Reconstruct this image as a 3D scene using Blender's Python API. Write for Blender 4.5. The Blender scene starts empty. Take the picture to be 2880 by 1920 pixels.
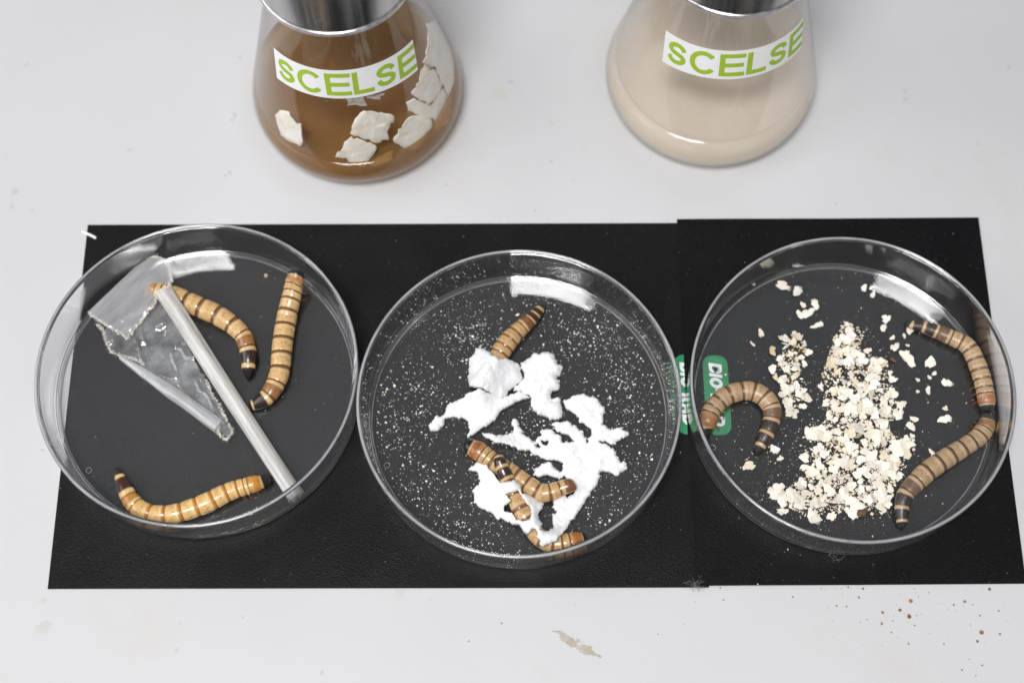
import bpy, math, random
import numpy as np
from mathutils import Matrix, Vector

MM = 0.001
random.seed(7)
rng = np.random.default_rng(11)
scene = bpy.context.scene

# ------------------------------------------------------------------ camera
CAM_F, CAM_TILT, CAM_ROLL, CAM_H = 4270.0865, math.radians(21.230755), math.radians(-0.7152892), 412.9
cam_data = bpy.data.cameras.new('camera')
cam_data.sensor_width = 36.0
cam_data.lens = CAM_F * 36.0 / 2880.0
cam_data.clip_start = 0.01
cam_data.clip_end = 50.0
cam_data.dof.use_dof = True
cam_data.dof.focus_distance = 0.424
cam_data.dof.aperture_fstop = 6.3
cam_data.dof.aperture_blades = 7
cam = bpy.data.objects.new('camera', cam_data)
scene.collection.objects.link(cam)
cam.matrix_world = Matrix.Translation((0, 0, CAM_H * MM)) @ Matrix.Rotation(CAM_TILT, 4, 'X') @ Matrix.Rotation(CAM_ROLL, 4, 'Z')
scene.camera = cam

# ------------------------------------------------------------------ world and lamps
world = bpy.data.worlds.new('World')
scene.world = world
world.use_nodes = True
bg = world.node_tree.nodes['Background']
bg.inputs['Color'].default_value = (0.92, 0.96, 1.0, 1)
bg.inputs['Strength'].default_value = 0.30


def area_lamp(name, loc, size, power, color, target=(0, 0.15, 0)):
    d = bpy.data.lights.new(name, 'AREA')
    d.shape = 'RECTANGLE'
    d.size, d.size_y = size
    d.energy = power
    d.color = color
    o = bpy.data.objects.new(name, d)
    scene.collection.objects.link(o)
    o.location = loc
    if target is not None:
        v = Vector(target) - Vector(loc)
        o.rotation_euler = v.to_track_quat('-Z', 'Y').to_euler()
    return o


# ceiling panel behind and to the left of the camera (its image is the white patch in every dish)
area_lamp('ceiling_panel', (-0.205, -0.27, 1.5), (0.50, 0.37), 22.5, (1.0, 0.99, 0.985), None)
# added soft fill lamp, brightens the bench towards the left
area_lamp('left_fill', (-1.4, 0.10, 1.1), (1.4, 1.0), 12.5, (0.96, 0.98, 1.0))

vs = scene.view_settings
vs.view_transform = 'Standard'
vs.look = 'None'
vs.exposure = 0.0
vs.gamma = 1.0
vs.use_curve_mapping = False
scene.render.engine = 'CYCLES'
cy = scene.cycles
cy.use_denoising = True
cy.max_bounces = 20
cy.diffuse_bounces = 4
cy.glossy_bounces = 8
cy.transmission_bounces = 18
cy.transparent_max_bounces = 24
cy.caustics_reflective = True
cy.caustics_refractive = True
cy.blur_glossy = 0.3
cy.sample_clamp_indirect = 0.0

# ------------------------------------------------------------------ geometry helpers
_f = np.array([0, math.sin(CAM_TILT), -math.cos(CAM_TILT)])
_u0 = np.array([0, math.cos(CAM_TILT), math.sin(CAM_TILT)])
_r0 = np.array([1.0, 0, 0])
_R = math.cos(CAM_ROLL) * _r0 + math.sin(CAM_ROLL) * _u0
_U = -math.sin(CAM_ROLL) * _r0 + math.cos(CAM_ROLL) * _u0
_O = np.array([0, 0, CAM_H])


def ray(x, y):
    d = _f + _R * (x - 1440) / CAM_F - _U * (y - 960) / CAM_F
    return d / np.linalg.norm(d)


def at(x, y, z):
    """measured photo point -> point (mm) on the horizontal level z"""
    d = ray(x, y)
    return _O + d * (z - CAM_H) / d[2]


def at_many(x, y, z):
    d = _f[None, None] + _R[None, None] * ((x - 1440) / CAM_F)[..., None] - _U[None, None] * ((y - 960) / CAM_F)[..., None]
    k = (z - CAM_H) / d[..., 2]
    return d[..., 0] * k, d[..., 1] * k


def px_per_mm(p):
    return CAM_F / float((np.asarray(p) - _O) @ _f)


def V(ox, oy, s):
    """measurements read in an enlarged crop"""
    return lambda x, y: (ox + x / s, oy + y / s)


def rgb(r, g, b):
    def c(v):
        v /= 255.0
        return v / 12.92 if v <= 0.04045 else ((v + 0.055) / 1.055) ** 2.4
    return (c(r), c(g), c(b))


def link(o, parent=None):
    scene.collection.objects.link(o)
    if parent is not None:
        o.parent = parent
    return o


def tag(o, label=None, cat=None, group=None, kind=None):
    if label: o['label'] = label
    if cat: o['category'] = cat
    if group: o['group'] = group
    if kind: o['kind'] = kind
    return o


def empty(name, loc=(0, 0, 0)):
    o = bpy.data.objects.new(name, None)
    o.empty_display_size = 0.005
    o.location = Vector(loc) * MM
    return link(o)


def mesh_obj(name, verts, faces, mat, parent=None, origin=(0, 0, 0), smooth=True, sharp=None, cols=None, uvs=None):
    v = (np.asarray(verts, float) - np.asarray(origin, float)) * MM
    me = bpy.data.meshes.new(name)
    me.from_pydata(v.tolist(), [], faces if isinstance(faces, list) else faces.tolist())
    if smooth:
        me.polygons.foreach_set('use_smooth', np.ones(len(me.polygons), bool))
    if sharp is not None:
        me.set_sharp_from_angle(angle=math.radians(sharp))
    if cols is not None:
        a = me.color_attributes.new('tint', 'FLOAT_COLOR', 'POINT')
        c = np.ones((len(v), 4), np.float32)
        c[:, :3] = cols
        a.data.foreach_set('color', c.ravel())
    if uvs is not None:
        uvl = me.uv_layers.new(name='body')
        idx = np.zeros(len(me.loops), np.int32)
        me.loops.foreach_get('vertex_index', idx)
        uvl.data.foreach_set('uv', np.asarray(uvs, np.float32)[idx].ravel())
    me.materials.append(mat)
    me.update()
    o = bpy.data.objects.new(name, me)
    if parent is None:
        o.location = Vector(origin) * MM
    link(o, parent)
    return o


def lathe(profile, n=160, closed=True):
    prof = np.asarray(profile, float)
    m = len(prof)
    verts, faces = [], []
    ring = []
    for r, z in prof:
        if r < 1e-6:
            ring.append([len(verts)]); verts.append((0, 0, z))
        else:
            s = len(verts)
            for k in range(n):
                a = 2 * math.pi * k / n
                verts.append((r * math.cos(a), r * math.sin(a), z))
            ring.append(list(range(s, s + n)))
    for i in range(m if closed else m - 1):
        a, b = ring[i], ring[(i + 1) % m]
        if len(a) == 1 and len(b) == 1:
            continue
        for k in range(n):
            k2 = (k + 1) % n
            if len(a) == 1:
                faces.append((a[0], b[k2], b[k]))
            elif len(b) == 1:
                faces.append((a[k], a[k2], b[0]))
            else:
                faces.append((a[k], a[k2], b[k2], b[k]))
    return np.array(verts), faces


def tube(path, radii, n=8, cap=True):
    P = np.asarray(path, float)
    R = np.broadcast_to(np.asarray(radii, float), (len(P),))
    T = np.gradient(P, axis=0)
    T /= np.linalg.norm(T, axis=1)[:, None] + 1e-12
    ref = np.array([0, 0, 1.0]) if abs(T[0][2]) < 0.9 else np.array([1.0, 0, 0])
    verts, faces = [], []
    for p, t, r in zip(P, T, R):
        a = np.cross(t, ref); a /= np.linalg.norm(a) + 1e-12
        b = np.cross(a, t)
        for k in range(n):
            w = 2 * math.pi * k / n
            verts.append(p + r * (math.cos(w) * a + math.sin(w) * b))
    for i in range(len(P) - 1):
        for k in range(n):
            k2 = (k + 1) % n
            faces.append((i * n + k, i * n + k2, (i + 1) * n + k2, (i + 1) * n + k))
    if cap:
        faces.append(tuple(range(n)))
        faces.append(tuple(range((len(P) - 1) * n, len(P) * n))[::-1])
    return np.array(verts), faces


def merge(parts):
    vs_, fs_, o = [], [], 0
    for v, f in parts:
        vs_.append(np.asarray(v, float))
        fs_ += [tuple(i + o for i in q) for q in f]
        o += len(v)
    return np.concatenate(vs_), fs_


def catmull(P, per=10):
    P = np.asarray(P, float)
    Q = np.vstack([2 * P[0] - P[1], P, 2 * P[-1] - P[-2]])
    out = []
    for i in range(1, len(Q) - 2):
        for t in np.linspace(0, 1, per, endpoint=False):
            a, b, c, d = Q[i - 1], Q[i], Q[i + 1], Q[i + 2]
            out.append(0.5 * ((2 * b) + (-a + c) * t + (2 * a - 5 * b + 4 * c - d) * t * t + (-a + 3 * b - 3 * c + d) * t ** 3))
    out.append(P[-1])
    return np.array(out)


_lat = rng.random((64, 64, 64))


def vnoise(x, y, z=0.0):
    x, y, z = np.broadcast_arrays(np.asarray(x, float), np.asarray(y, float), np.asarray(z, float))
    xi, yi, zi = np.floor(x).astype(int), np.floor(y).astype(int), np.floor(z).astype(int)
    fx, fy, fz = x - xi, y - yi, z - zi
    fx, fy, fz = (f * f * (3 - 2 * f) for f in (fx, fy, fz))
    r = 0
    for dx in (0, 1):
        for dy in (0, 1):
            for dz in (0, 1):
                w = (fx if dx else 1 - fx) * (fy if dy else 1 - fy) * (fz if dz else 1 - fz)
                r = r + w * _lat[(xi + dx) % 64, (yi + dy) % 64, (zi + dz) % 64]
    return r * 2 - 1


def fbm(x, y, z=0.0, octv=4):
    r, a = 0, 1.0
    for o in range(octv):
        r = r + a * vnoise(x * 2 ** o + 17.3 * o, y * 2 ** o + 5.1 * o, z * 2 ** o + 9.7 * o)
        a *= 0.5
    return r


def inside(poly, X, Y):
    poly = np.asarray(poly, float)
    r = np.zeros(X.shape, bool)
    j = len(poly) - 1
    for i in range(len(poly)):
        xi, yi, xj, yj = *poly[i][:2], *poly[j][:2]
        c = ((yi > Y) != (yj > Y)) & (X < (xj - xi) * (Y - yi) / (yj - yi + 1e-12) + xi)
        r ^= c
        j = i
    return r


# ------------------------------------------------------------------ material helpers
def new_mat(name):
    m = bpy.data.materials.new(name)
    m.use_nodes = True
    nt = m.node_tree
    return m, nt, nt.nodes['Principled BSDF'], nt.nodes['Material Output']


def N(nt, typ, **kw):
    n = nt.nodes.new(typ)
    for k, v in kw.items():
        if k in n.inputs.keys() if isinstance(k, str) else False:
            n.inputs[k].default_value = v
        else:
            setattr(n, k, v)
    return n


def noise_node(nt, scale, detail=4.0, rough=0.55, coord=None):
    n = nt.nodes.new('ShaderNodeTexNoise')
    n.inputs['Scale'].default_value = scale
    n.inputs['Detail'].default_value = detail
    n.inputs['Roughness'].default_value = rough
    if coord is not None:
        nt.links.new(coord, n.inputs['Vector'])
    return n


def ramp(nt, fac, stops):
    r = nt.nodes.new('ShaderNodeValToRGB')
    e = r.color_ramp.elements
    while len(e) > 1:
        e.remove(e[-1])
    e[0].position, e[0].color = stops[0][0], (*stops[0][1], 1)
    for p, c in stops[1:]:
        q = e.new(p); q.color = (*c, 1)
    nt.links.new(fac, r.inputs['Fac'])
    return r


def bump(nt, height, strength, dist, bsdf):
    b = nt.nodes.new('ShaderNodeBump')
    b.inputs['Strength'].default_value = strength
    b.inputs['Distance'].default_value = dist
    nt.links.new(height, b.inputs['Height'])
    nt.links.new(b.outputs['Normal'], bsdf.inputs['Normal'])
    return b


def objco(nt):
    return nt.nodes.new('ShaderNodeTexCoord').outputs['Object']


def math_node(nt, op, a, b=None):
    n = nt.nodes.new('ShaderNodeMath')
    n.operation = op
    for i, v in enumerate((a, b)):
        if v is None: continue
        if isinstance(v, (int, float)):
            n.inputs[i].default_value = v
        else:
            nt.links.new(v, n.inputs[i])
    return n.outputs[0]


def mix_rgb(nt, fac, a, b, typ='MIX'):
    n = nt.nodes.new('ShaderNodeMixRGB')
    n.blend_type = typ
    for k, v in (('Fac', fac), ('Color1', a), ('Color2', b)):
        if isinstance(v, (int, float)):
            n.inputs[k].default_value = v
        elif isinstance(v, tuple):
            n.inputs[k].default_value = (*v, 1)
        else:
            nt.links.new(v, n.inputs[k])
    return n.outputs['Color']


# ------------------------------------------------------------------ materials
def mat_bench():
    m, nt, b, out = new_mat('bench_laminate')
    co = objco(nt)
    n1 = noise_node(nt, 14, 5, 0.6, co)
    base = ramp(nt, n1.outputs['Fac'], [(0.3, (0.535, 0.530, 0.540)), (0.5, (0.550, 0.547, 0.560)), (0.7, (0.560, 0.557, 0.570))]).outputs['Color']
    # pale tan water marks
    n2 = noise_node(nt, 22, 6, 0.65, co)
    st = ramp(nt, n2.outputs['Fac'], [(0.0, (0, 0, 0)), (0.57, (0, 0, 0)), (0.72, (0.5, 0.5, 0.5))]).outputs['Color']
    base = mix_rgb(nt, st, base, (0.55, 0.505, 0.445))
    # fine grey flecks
    vo = nt.nodes.new('ShaderNodeTexVoronoi')
    vo.inputs['Scale'].default_value = 110
    nt.links.new(co, vo.inputs['Vector'])
    sel = nt.nodes.new('ShaderNodeSeparateColor')
    nt.links.new(vo.outputs['Color'], sel.inputs['Color'])
    fl = math_node(nt, 'MULTIPLY', math_node(nt, 'LESS_THAN', vo.outputs['Distance'], 0.055), math_node(nt, 'GREATER_THAN', sel.outputs['Red'], 0.80))
    base = mix_rgb(nt, math_node(nt, 'MULTIPLY', fl, 0.30), base, (0.30, 0.27, 0.24))
    nt.links.new(base, b.inputs['Base Color'])
    n3 = noise_node(nt, 900, 3, 0.5, co)
    bump(nt, n3.outputs['Fac'], 0.10, 0.0001, b)
    b.inputs['Roughness'].default_value = 0.42
    b.inputs['Specular IOR Level'].default_value = 0.3
    return m


def mat_sheet(name, base, rough, bstr):
    m, nt, b, out = new_mat(name)
    co = objco(nt)
    n1 = noise_node(nt, 45, 5, 0.6, co)
    col = ramp(nt, n1.outputs['Fac'], [(0.3, tuple(v * 0.75 for v in base)), (0.7, tuple(v * 1.3 for v in base))]).outputs['Color']
    # grey dusty bloom
    n4 = noise_node(nt, 1500, 2, 0.6, co)
    d = ramp(nt, n4.outputs['Fac'], [(0.0, (0, 0, 0)), (0.66, (0, 0, 0)), (0.76, (0.2, 0.2, 0.2))]).outputs['Color']
    col = mix_rgb(nt, d, col, (0.16, 0.16, 0.17))
    nt.links.new(col, b.inputs['Base Color'])
    vo = nt.nodes.new('ShaderNodeTexVoronoi')
    vo.inputs['Scale'].default_value = 2300
    nt.links.new(co, vo.inputs['Vector'])
    n2 = noise_node(nt, 2200, 2, 0.5, co)
    h = math_node(nt, 'ADD', vo.outputs['Distance'], n2.outputs['Fac'])
    bump(nt, h, bstr, 0.00025, b)
    n3 = noise_node(nt, 30, 4, 0.6, co)
    rr = ramp(nt, n3.outputs['Fac'], [(0.35, (rough - 0.07,) * 3), (0.65, (rough + 0.10,) * 3)]).outputs['Color']
    nt.links.new(rr, b.inputs['Roughness'])
    b.inputs['Specular IOR Level'].default_value = 0.11
    return m


def mat_plain(name, col, rough=0.6, var=0.12, scale=300, bstr=0.2, bdist=0.0002, spec=0.4, sss=0.0):
    m, nt, b, out = new_mat(name)
    co = objco(nt)
    n1 = noise_node(nt, scale, 5, 0.6, co)
    c = ramp(nt, n1.outputs['Fac'], [(0.3, tuple(v * (1 - var) for v in col)), (0.7, tuple(min(1, v * (1 + var)) for v in col))]).outputs['Color']
    nt.links.new(c, b.inputs['Base Color'])
    n2 = noise_node(nt, scale * 5, 4, 0.6, co)
    bump(nt, n2.outputs['Fac'], bstr, bdist, b)
    b.inputs['Roughness'].default_value = rough
    b.inputs['Specular IOR Level'].default_value = spec
    if sss:
        b.inputs['Subsurface Weight'].default_value = sss
        b.inputs['Subsurface Radius'].default_value = (0.001, 0.001, 0.001)
        b.inputs['Subsurface Scale'].default_value = 1.0
    return m


def mat_tinted(name, rough=0.6, spec=0.4):
    m, nt, b, out = new_mat(name)
    a = nt.nodes.new('ShaderNodeVertexColor')
    a.layer_name = 'tint'
    nt.links.new(a.outputs['Color'], b.inputs['Base Color'])
    b.inputs['Roughness'].default_value = rough
    b.inputs['Specular IOR Level'].default_value = spec
    return m


def mat_glass(name, ior, color=(1, 1, 1), rough=0.0, rings=False, clear=1.0):
    m, nt, b, out = new_mat(name)
    b.inputs['Base Color'].default_value = (*color, 1)
    b.inputs['Transmission Weight'].default_value = clear
    b.inputs['IOR'].default_value = ior
    co = objco(nt)
    n1 = noise_node(nt, 60, 4, 0.6, co)
    r = ramp(nt, n1.outputs['Fac'], [(0.4, (rough,) * 3), (0.75, (rough + 0.035,) * 3)]).outputs['Color']
    nt.links.new(r, b.inputs['Roughness'])
    if rings:
        sp = nt.nodes.new('ShaderNodeSeparateXYZ')
        nt.links.new(co, sp.inputs['Vector'])
        w = math_node(nt, 'SINE', math_node(nt, 'MULTIPLY', sp.outputs['Z'], 2 * math.pi / 0.00055))
        zmask = math_node(nt, 'MULTIPLY', math_node(nt, 'GREATER_THAN', sp.outputs['Z'], 0.0028), math_node(nt, 'LESS_THAN', sp.outputs['Z'], 0.0125))
        bump(nt, math_node(nt, 'MULTIPLY', w, zmask), 0.30, 0.00001, b)
    return m


def mat_thin_glass(name, f0=0.034, tint=(0.995, 0.997, 0.995)):
    """one face of a thin clear wall: passes light straight through, mirrors a little by Fresnel's law"""
    m, nt, b, out = new_mat(name)
    nt.nodes.remove(b)
    g = nt.nodes.new('ShaderNodeNewGeometry')
    dp = nt.nodes.new('ShaderNodeVectorMath'); dp.operation = 'DOT_PRODUCT'
    nt.links.new(g.outputs['Normal'], dp.inputs[0]); nt.links.new(g.outputs['Incoming'], dp.inputs[1])
    c = math_node(nt, 'ABSOLUTE', dp.outputs['Value'])
    q = math_node(nt, 'POWER', math_node(nt, 'SUBTRACT', 1.0, c), 5.0)
    fac = math_node(nt, 'ADD', math_node(nt, 'MULTIPLY', q, 1 - f0), f0)
    tr = nt.nodes.new('ShaderNodeBsdfTransparent'); tr.inputs['Color'].default_value = (*tint, 1)
    gl = nt.nodes.new('ShaderNodeBsdfGlossy'); gl.inputs['Roughness'].default_value = 0.02
    co = objco(nt)
    n1 = noise_node(nt, 90, 4, 0.6, co)
    bp = nt.nodes.new('ShaderNodeBump'); bp.inputs['Strength'].default_value = 0.06; bp.inputs['Distance'].default_value = 0.0005
    nt.links.new(n1.outputs['Fac'], bp.inputs['Height']); nt.links.new(bp.outputs['Normal'], gl.inputs['Normal'])
    mx = nt.nodes.new('ShaderNodeMixShader')
    nt.links.new(fac, mx.inputs['Fac']); nt.links.new(tr.outputs['BSDF'], mx.inputs[1]); nt.links.new(gl.outputs['BSDF'], mx.inputs[2])
    nt.links.new(mx.outputs[0], out.inputs['Surface'])
    return m


def mat_residue(name, lo, hi, col, scale):
    m, nt, b, out = new_mat(name)
    b.inputs['Base Color'].default_value = (*col, 1)
    b.inputs['Roughness'].default_value = 0.5
    b.inputs['Specular IOR Level'].default_value = 0.2
    n1 = noise_node(nt, scale, 5, 0.65, objco(nt))
    fac = ramp(nt, n1.outputs['Fac'], [(0.35, (lo,) * 3), (0.68, (hi,) * 3)]).outputs['Color']
    nt.links.new(fac, b.inputs['Alpha'])
    return m


def mat_liquid(name, tint, scatter, dens):
    """broth: lets tinted light through, scatters part of it, mirrors a little at its surface"""
    m, nt, b, out = new_mat(name)
    b.inputs['Base Color'].default_value = (*scatter, 1)
    b.inputs['Roughness'].default_value = 0.6
    b.inputs['Specular IOR Level'].default_value = 0.0
    tl = nt.nodes.new('ShaderNodeBsdfTranslucent'); tl.inputs['Color'].default_value = (*scatter, 1)
    m0 = nt.nodes.new('ShaderNodeMixShader'); m0.inputs['Fac'].default_value = 0.35
    nt.links.new(b.outputs['BSDF'], m0.inputs[1]); nt.links.new(tl.outputs['BSDF'], m0.inputs[2])
    tr = nt.nodes.new('ShaderNodeBsdfTransparent'); tr.inputs['Color'].default_value = (*tint, 1)
    n1 = noise_node(nt, 40, 4, 0.6, objco(nt))
    fac = ramp(nt, n1.outputs['Fac'], [(0.35, (dens - 0.06,) * 3), (0.65, (dens + 0.06,) * 3)]).outputs['Color']
    m1 = nt.nodes.new('ShaderNodeMixShader')
    nt.links.new(fac, m1.inputs['Fac']); nt.links.new(tr.outputs['BSDF'], m1.inputs[1]); nt.links.new(m0.outputs[0], m1.inputs[2])
    g = nt.nodes.new('ShaderNodeNewGeometry')
    dp = nt.nodes.new('ShaderNodeVectorMath'); dp.operation = 'DOT_PRODUCT'
    nt.links.new(g.outputs['Normal'], dp.inputs[0]); nt.links.new(g.outputs['Incoming'], dp.inputs[1])
    q = math_node(nt, 'POWER', math_node(nt, 'SUBTRACT', 1.0, math_node(nt, 'ABSOLUTE', dp.outputs['Value'])), 5.0)
    gl = nt.nodes.new('ShaderNodeBsdfGlossy'); gl.inputs['Roughness'].default_value = 0.03
    mx = nt.nodes.new('ShaderNodeMixShader')
    nt.links.new(math_node(nt, 'ADD', math_node(nt, 'MULTIPLY', q, 0.97), 0.025), mx.inputs['Fac'])
    nt.links.new(m1.outputs[0], mx.inputs[1]); nt.links.new(gl.outputs['BSDF'], mx.inputs[2])
    nt.links.new(mx.outputs[0], out.inputs['Surface'])
    return m


def mat_steel(name='brushed_steel', k=1.0):
    m, nt, b, out = new_mat(name)
    co = objco(nt)
    mp = nt.nodes.new('ShaderNodeMapping')
    mp.inputs['Scale'].default_value = (500, 500, 14)
    nt.links.new(co, mp.inputs['Vector'])
    n1 = noise_node(nt, 1.0, 5, 0.6, mp.outputs['Vector'])
    c = ramp(nt, n1.outputs['Fac'], [(0.3, (0.28 * k, 0.27 * k, 0.27 * k)), (0.7, (0.44 * k, 0.43 * k, 0.42 * k))]).outputs['Color']
    nt.links.new(c, b.inputs['Base Color'])
    b.inputs['Metallic'].default_value = 1.0
    r = ramp(nt, n1.outputs['Fac'], [(0.3, (0.17,) * 3), (0.7, (0.28,) * 3)]).outputs['Color']
    nt.links.new(r, b.inputs['Roughness'])
    bump(nt, n1.outputs['Fac'], 0.12, 0.0002, b)
    return m


def mat_film(name, a_lo, a_hi, col=(0.82, 0.82, 0.84), stretch=(1, 1, 1), ang=0.0, scale=200, gloss=0.06):
    m, nt, b, out = new_mat(name)
    co = objco(nt)
    mp = nt.nodes.new('ShaderNodeMapping')
    mp.inputs['Rotation'].default_value = (0, 0, ang)
    nt.links.new(co, mp.inputs['Vector'])
    mp2 = nt.nodes.new('ShaderNodeMapping')
    mp2.inputs['Scale'].default_value = stretch
    nt.links.new(mp.outputs['Vector'], mp2.inputs['Vector'])
    n1 = noise_node(nt, scale, 5, 0.65, mp2.outputs['Vector'])
    fac = ramp(nt, n1.outputs['Fac'], [(0.32, (a_lo,) * 3), (0.68, (a_hi,) * 3)]).outputs['Color']
    b.inputs['Base Color'].default_value = (*col, 1)
    b.inputs['Roughness'].default_value = 0.22
    tl = nt.nodes.new('ShaderNodeBsdfTranslucent')
    tl.inputs['Color'].default_value = (*col, 1)
    m0 = nt.nodes.new('ShaderNodeMixShader')
    m0.inputs['Fac'].default_value = 0.35
    nt.links.new(b.outputs['BSDF'], m0.inputs[1])
    nt.links.new(tl.outputs['BSDF'], m0.inputs[2])
    tr = nt.nodes.new('ShaderNodeBsdfTransparent')
    tr.inputs['Color'].default_value = (0.96, 0.96, 0.96, 1)
    m1 = nt.nodes.new('ShaderNodeMixShader')
    nt.links.new(fac, m1.inputs['Fac'])
    nt.links.new(tr.outputs['BSDF'], m1.inputs[1])
    nt.links.new(m0.outputs[0], m1.inputs[2])
    gl = nt.nodes.new('ShaderNodeBsdfGlossy')
    gl.inputs['Roughness'].default_value = 0.12
    fr = nt.nodes.new('ShaderNodeLayerWeight')
    fr.inputs['Blend'].default_value = 0.25
    m2 = nt.nodes.new('ShaderNodeMixShader')
    nt.links.new(math_node(nt, 'ADD', math_node(nt, 'MULTIPLY', fr.outputs['Fresnel'], 0.6), gloss), m2.inputs['Fac'])
    nt.links.new(m1.outputs[0], m2.inputs[1])
    nt.links.new(gl.outputs['BSDF'], m2.inputs[2])
    nt.links.new(m2.outputs[0], out.inputs['Surface'])
    bp = nt.nodes.new('ShaderNodeBump')
    bp.inputs['Strength'].default_value = 0.5
    bp.inputs['Distance'].default_value = 0.0006
    nt.links.new(n1.outputs['Fac'], bp.inputs['Height'])
    nt.links.new(bp.outputs['Normal'], b.inputs['Normal'])
    nt.links.new(bp.outputs['Normal'], gl.inputs['Normal'])
    return m


def mat_worm(name, rough, dust):
    m, nt, b, out = new_mat(name)
    a = nt.nodes.new('ShaderNodeVertexColor')
    a.layer_name = 'tint'
    co = objco(nt)
    n1 = noise_node(nt, 700, 5, 0.65, co)
    v = ramp(nt, n1.outputs['Fac'], [(0.3, (0.80, 0.76, 0.72)), (0.65, (1.08, 1.06, 1.04))]).outputs['Color']
    c = mix_rgb(nt, 1.0, a.outputs['Color'], v, 'MULTIPLY')
    # setae pits: little dark dots in the middle of every plate
    uv = nt.nodes.new('ShaderNodeUVMap'); uv.uv_map = 'body'
    mp = nt.nodes.new('ShaderNodeMapping'); mp.inputs['Scale'].default_value = (3.0, 26.0, 1)
    nt.links.new(uv.outputs['UV'], mp.inputs['Vector'])
    vo = nt.nodes.new('ShaderNodeTexVoronoi'); vo.inputs['Scale'].default_value = 1.0
    vo.voronoi_dimensions = '2D'
    nt.links.new(mp.outputs['Vector'], vo.inputs['Vector'])
    sx = nt.nodes.new('ShaderNodeSeparateXYZ'); nt.links.new(uv.outputs['UV'], sx.inputs['Vector'])
    fr = math_node(nt, 'FRACT', sx.outputs['X'])
    inb = math_node(nt, 'MULTIPLY', math_node(nt, 'GREATER_THAN', fr, 0.42), math_node(nt, 'LESS_THAN', fr, 0.66))
    dot = math_node(nt, 'MULTIPLY', math_node(nt, 'LESS_THAN', vo.outputs['Distance'], 0.17), inb)
    c = mix_rgb(nt, math_node(nt, 'MULTIPLY', dot, 0.75), c, (0.05, 0.025, 0.012))
    if dust:
        n2 = noise_node(nt, 4200, 2, 0.6, co)
        dd = ramp(nt, n2.outputs['Fac'], [(0.0, (0, 0, 0)), (0.62, (0, 0, 0)), (0.72, (dust,) * 3)]).outputs['Color']
        c = mix_rgb(nt, dd, c, (0.62, 0.54, 0.46))
    nt.links.new(c, b.inputs['Base Color'])
    n3 = noise_node(nt, 1800, 4, 0.6, co)
    bump(nt, n3.outputs['Fac'], 0.12, 0.0002, b)
    b.inputs['Roughness'].default_value = rough
    b.inputs['Subsurface Weight'].default_value = 0.12
    b.inputs['Subsurface Radius'].default_value = (0.0016, 0.0008, 0.0004)
    b.inputs['Subsurface Scale'].default_value = 1.0
    b.inputs['Coat Weight'].default_value = 0.45 if not dust else 0.15
    b.inputs['Coat Roughness'].default_value = 0.09 if not dust else 0.2
    return m


def mat_oat():
    m, nt, b, out = new_mat('oat_flake')
    oi = nt.nodes.new('ShaderNodeObjectInfo')
    co = objco(nt)
    n1 = noise_node(nt, 420, 4, 0.6, co)
    c1 = ramp(nt, oi.outputs['Random'], [(0.0, rgb(226, 212, 188)), (0.12, rgb(234, 226, 211)), (0.5, rgb(238, 232, 220)), (0.88, rgb(240, 236, 228)), (0.97, rgb(228, 210, 178)), (1.0, rgb(212, 186, 144))]).outputs['Color']
    c = mix_rgb(nt, ramp(nt, n1.outputs['Fac'], [(0.5, (0, 0, 0)), (0.8, (0.5, 0.5, 0.5))]).outputs['Color'], c1, rgb(206, 178, 132))
    nt.links.new(c, b.inputs['Base Color'])
    n2 = noise_node(nt, 1600, 4, 0.6, co)
    bump(nt, n2.outputs['Fac'], 0.35, 0.0003, b)
    b.inputs['Roughness'].default_value = 0.75
    b.inputs['Specular IOR Level'].default_value = 0.2
    b.inputs['Subsurface Weight'].default_value = 0.1
    b.inputs['Subsurface Radius'].default_value = (0.0008, 0.0007, 0.0005)
    b.inputs['Subsurface Scale'].default_value = 1.0
    return m


def mat_foam():
    m, nt, b, out = new_mat('expanded_foam')
    co = objco(nt)
    b.inputs['Base Color'].default_value = (0.80, 0.80, 0.805, 1)
    b.inputs['Roughness'].default_value = 0.8
    b.inputs['Specular IOR Level'].default_value = 0.2
    b.inputs['Subsurface Weight'].default_value = 0.35
    b.inputs['Subsurface Radius'].default_value = (0.0015, 0.0015, 0.0015)
    b.inputs['Subsurface Scale'].default_value = 1.0
    vo = nt.nodes.new('ShaderNodeTexVoronoi'); vo.inputs['Scale'].default_value = 1100
    nt.links.new(co, vo.inputs['Vector'])
    n2 = noise_node(nt, 900, 5, 0.65, co)
    bump(nt, math_node(nt, 'ADD', vo.outputs['Distance'], n2.outputs['Fac']), 0.22, 0.0003, b)
    return m


def mat_chip():
    m, nt, b, out = new_mat('soaked_foam')
    co = objco(nt)
    n1 = noise_node(nt, 190, 6, 0.65, co)
    c = ramp(nt, n1.outputs['Fac'], [(0.28, rgb(228, 204, 170)), (0.44, rgb(246, 236, 220)), (0.66, rgb(253, 249, 243))]).outputs['Color']
    nt.links.new(c, b.inputs['Base Color'])
    n2 = noise_node(nt, 500, 5, 0.65, co)
    bump(nt, n2.outputs['Fac'], 0.4, 0.0006, b)
    b.inputs['Roughness'].default_value = 0.6
    return m


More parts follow.
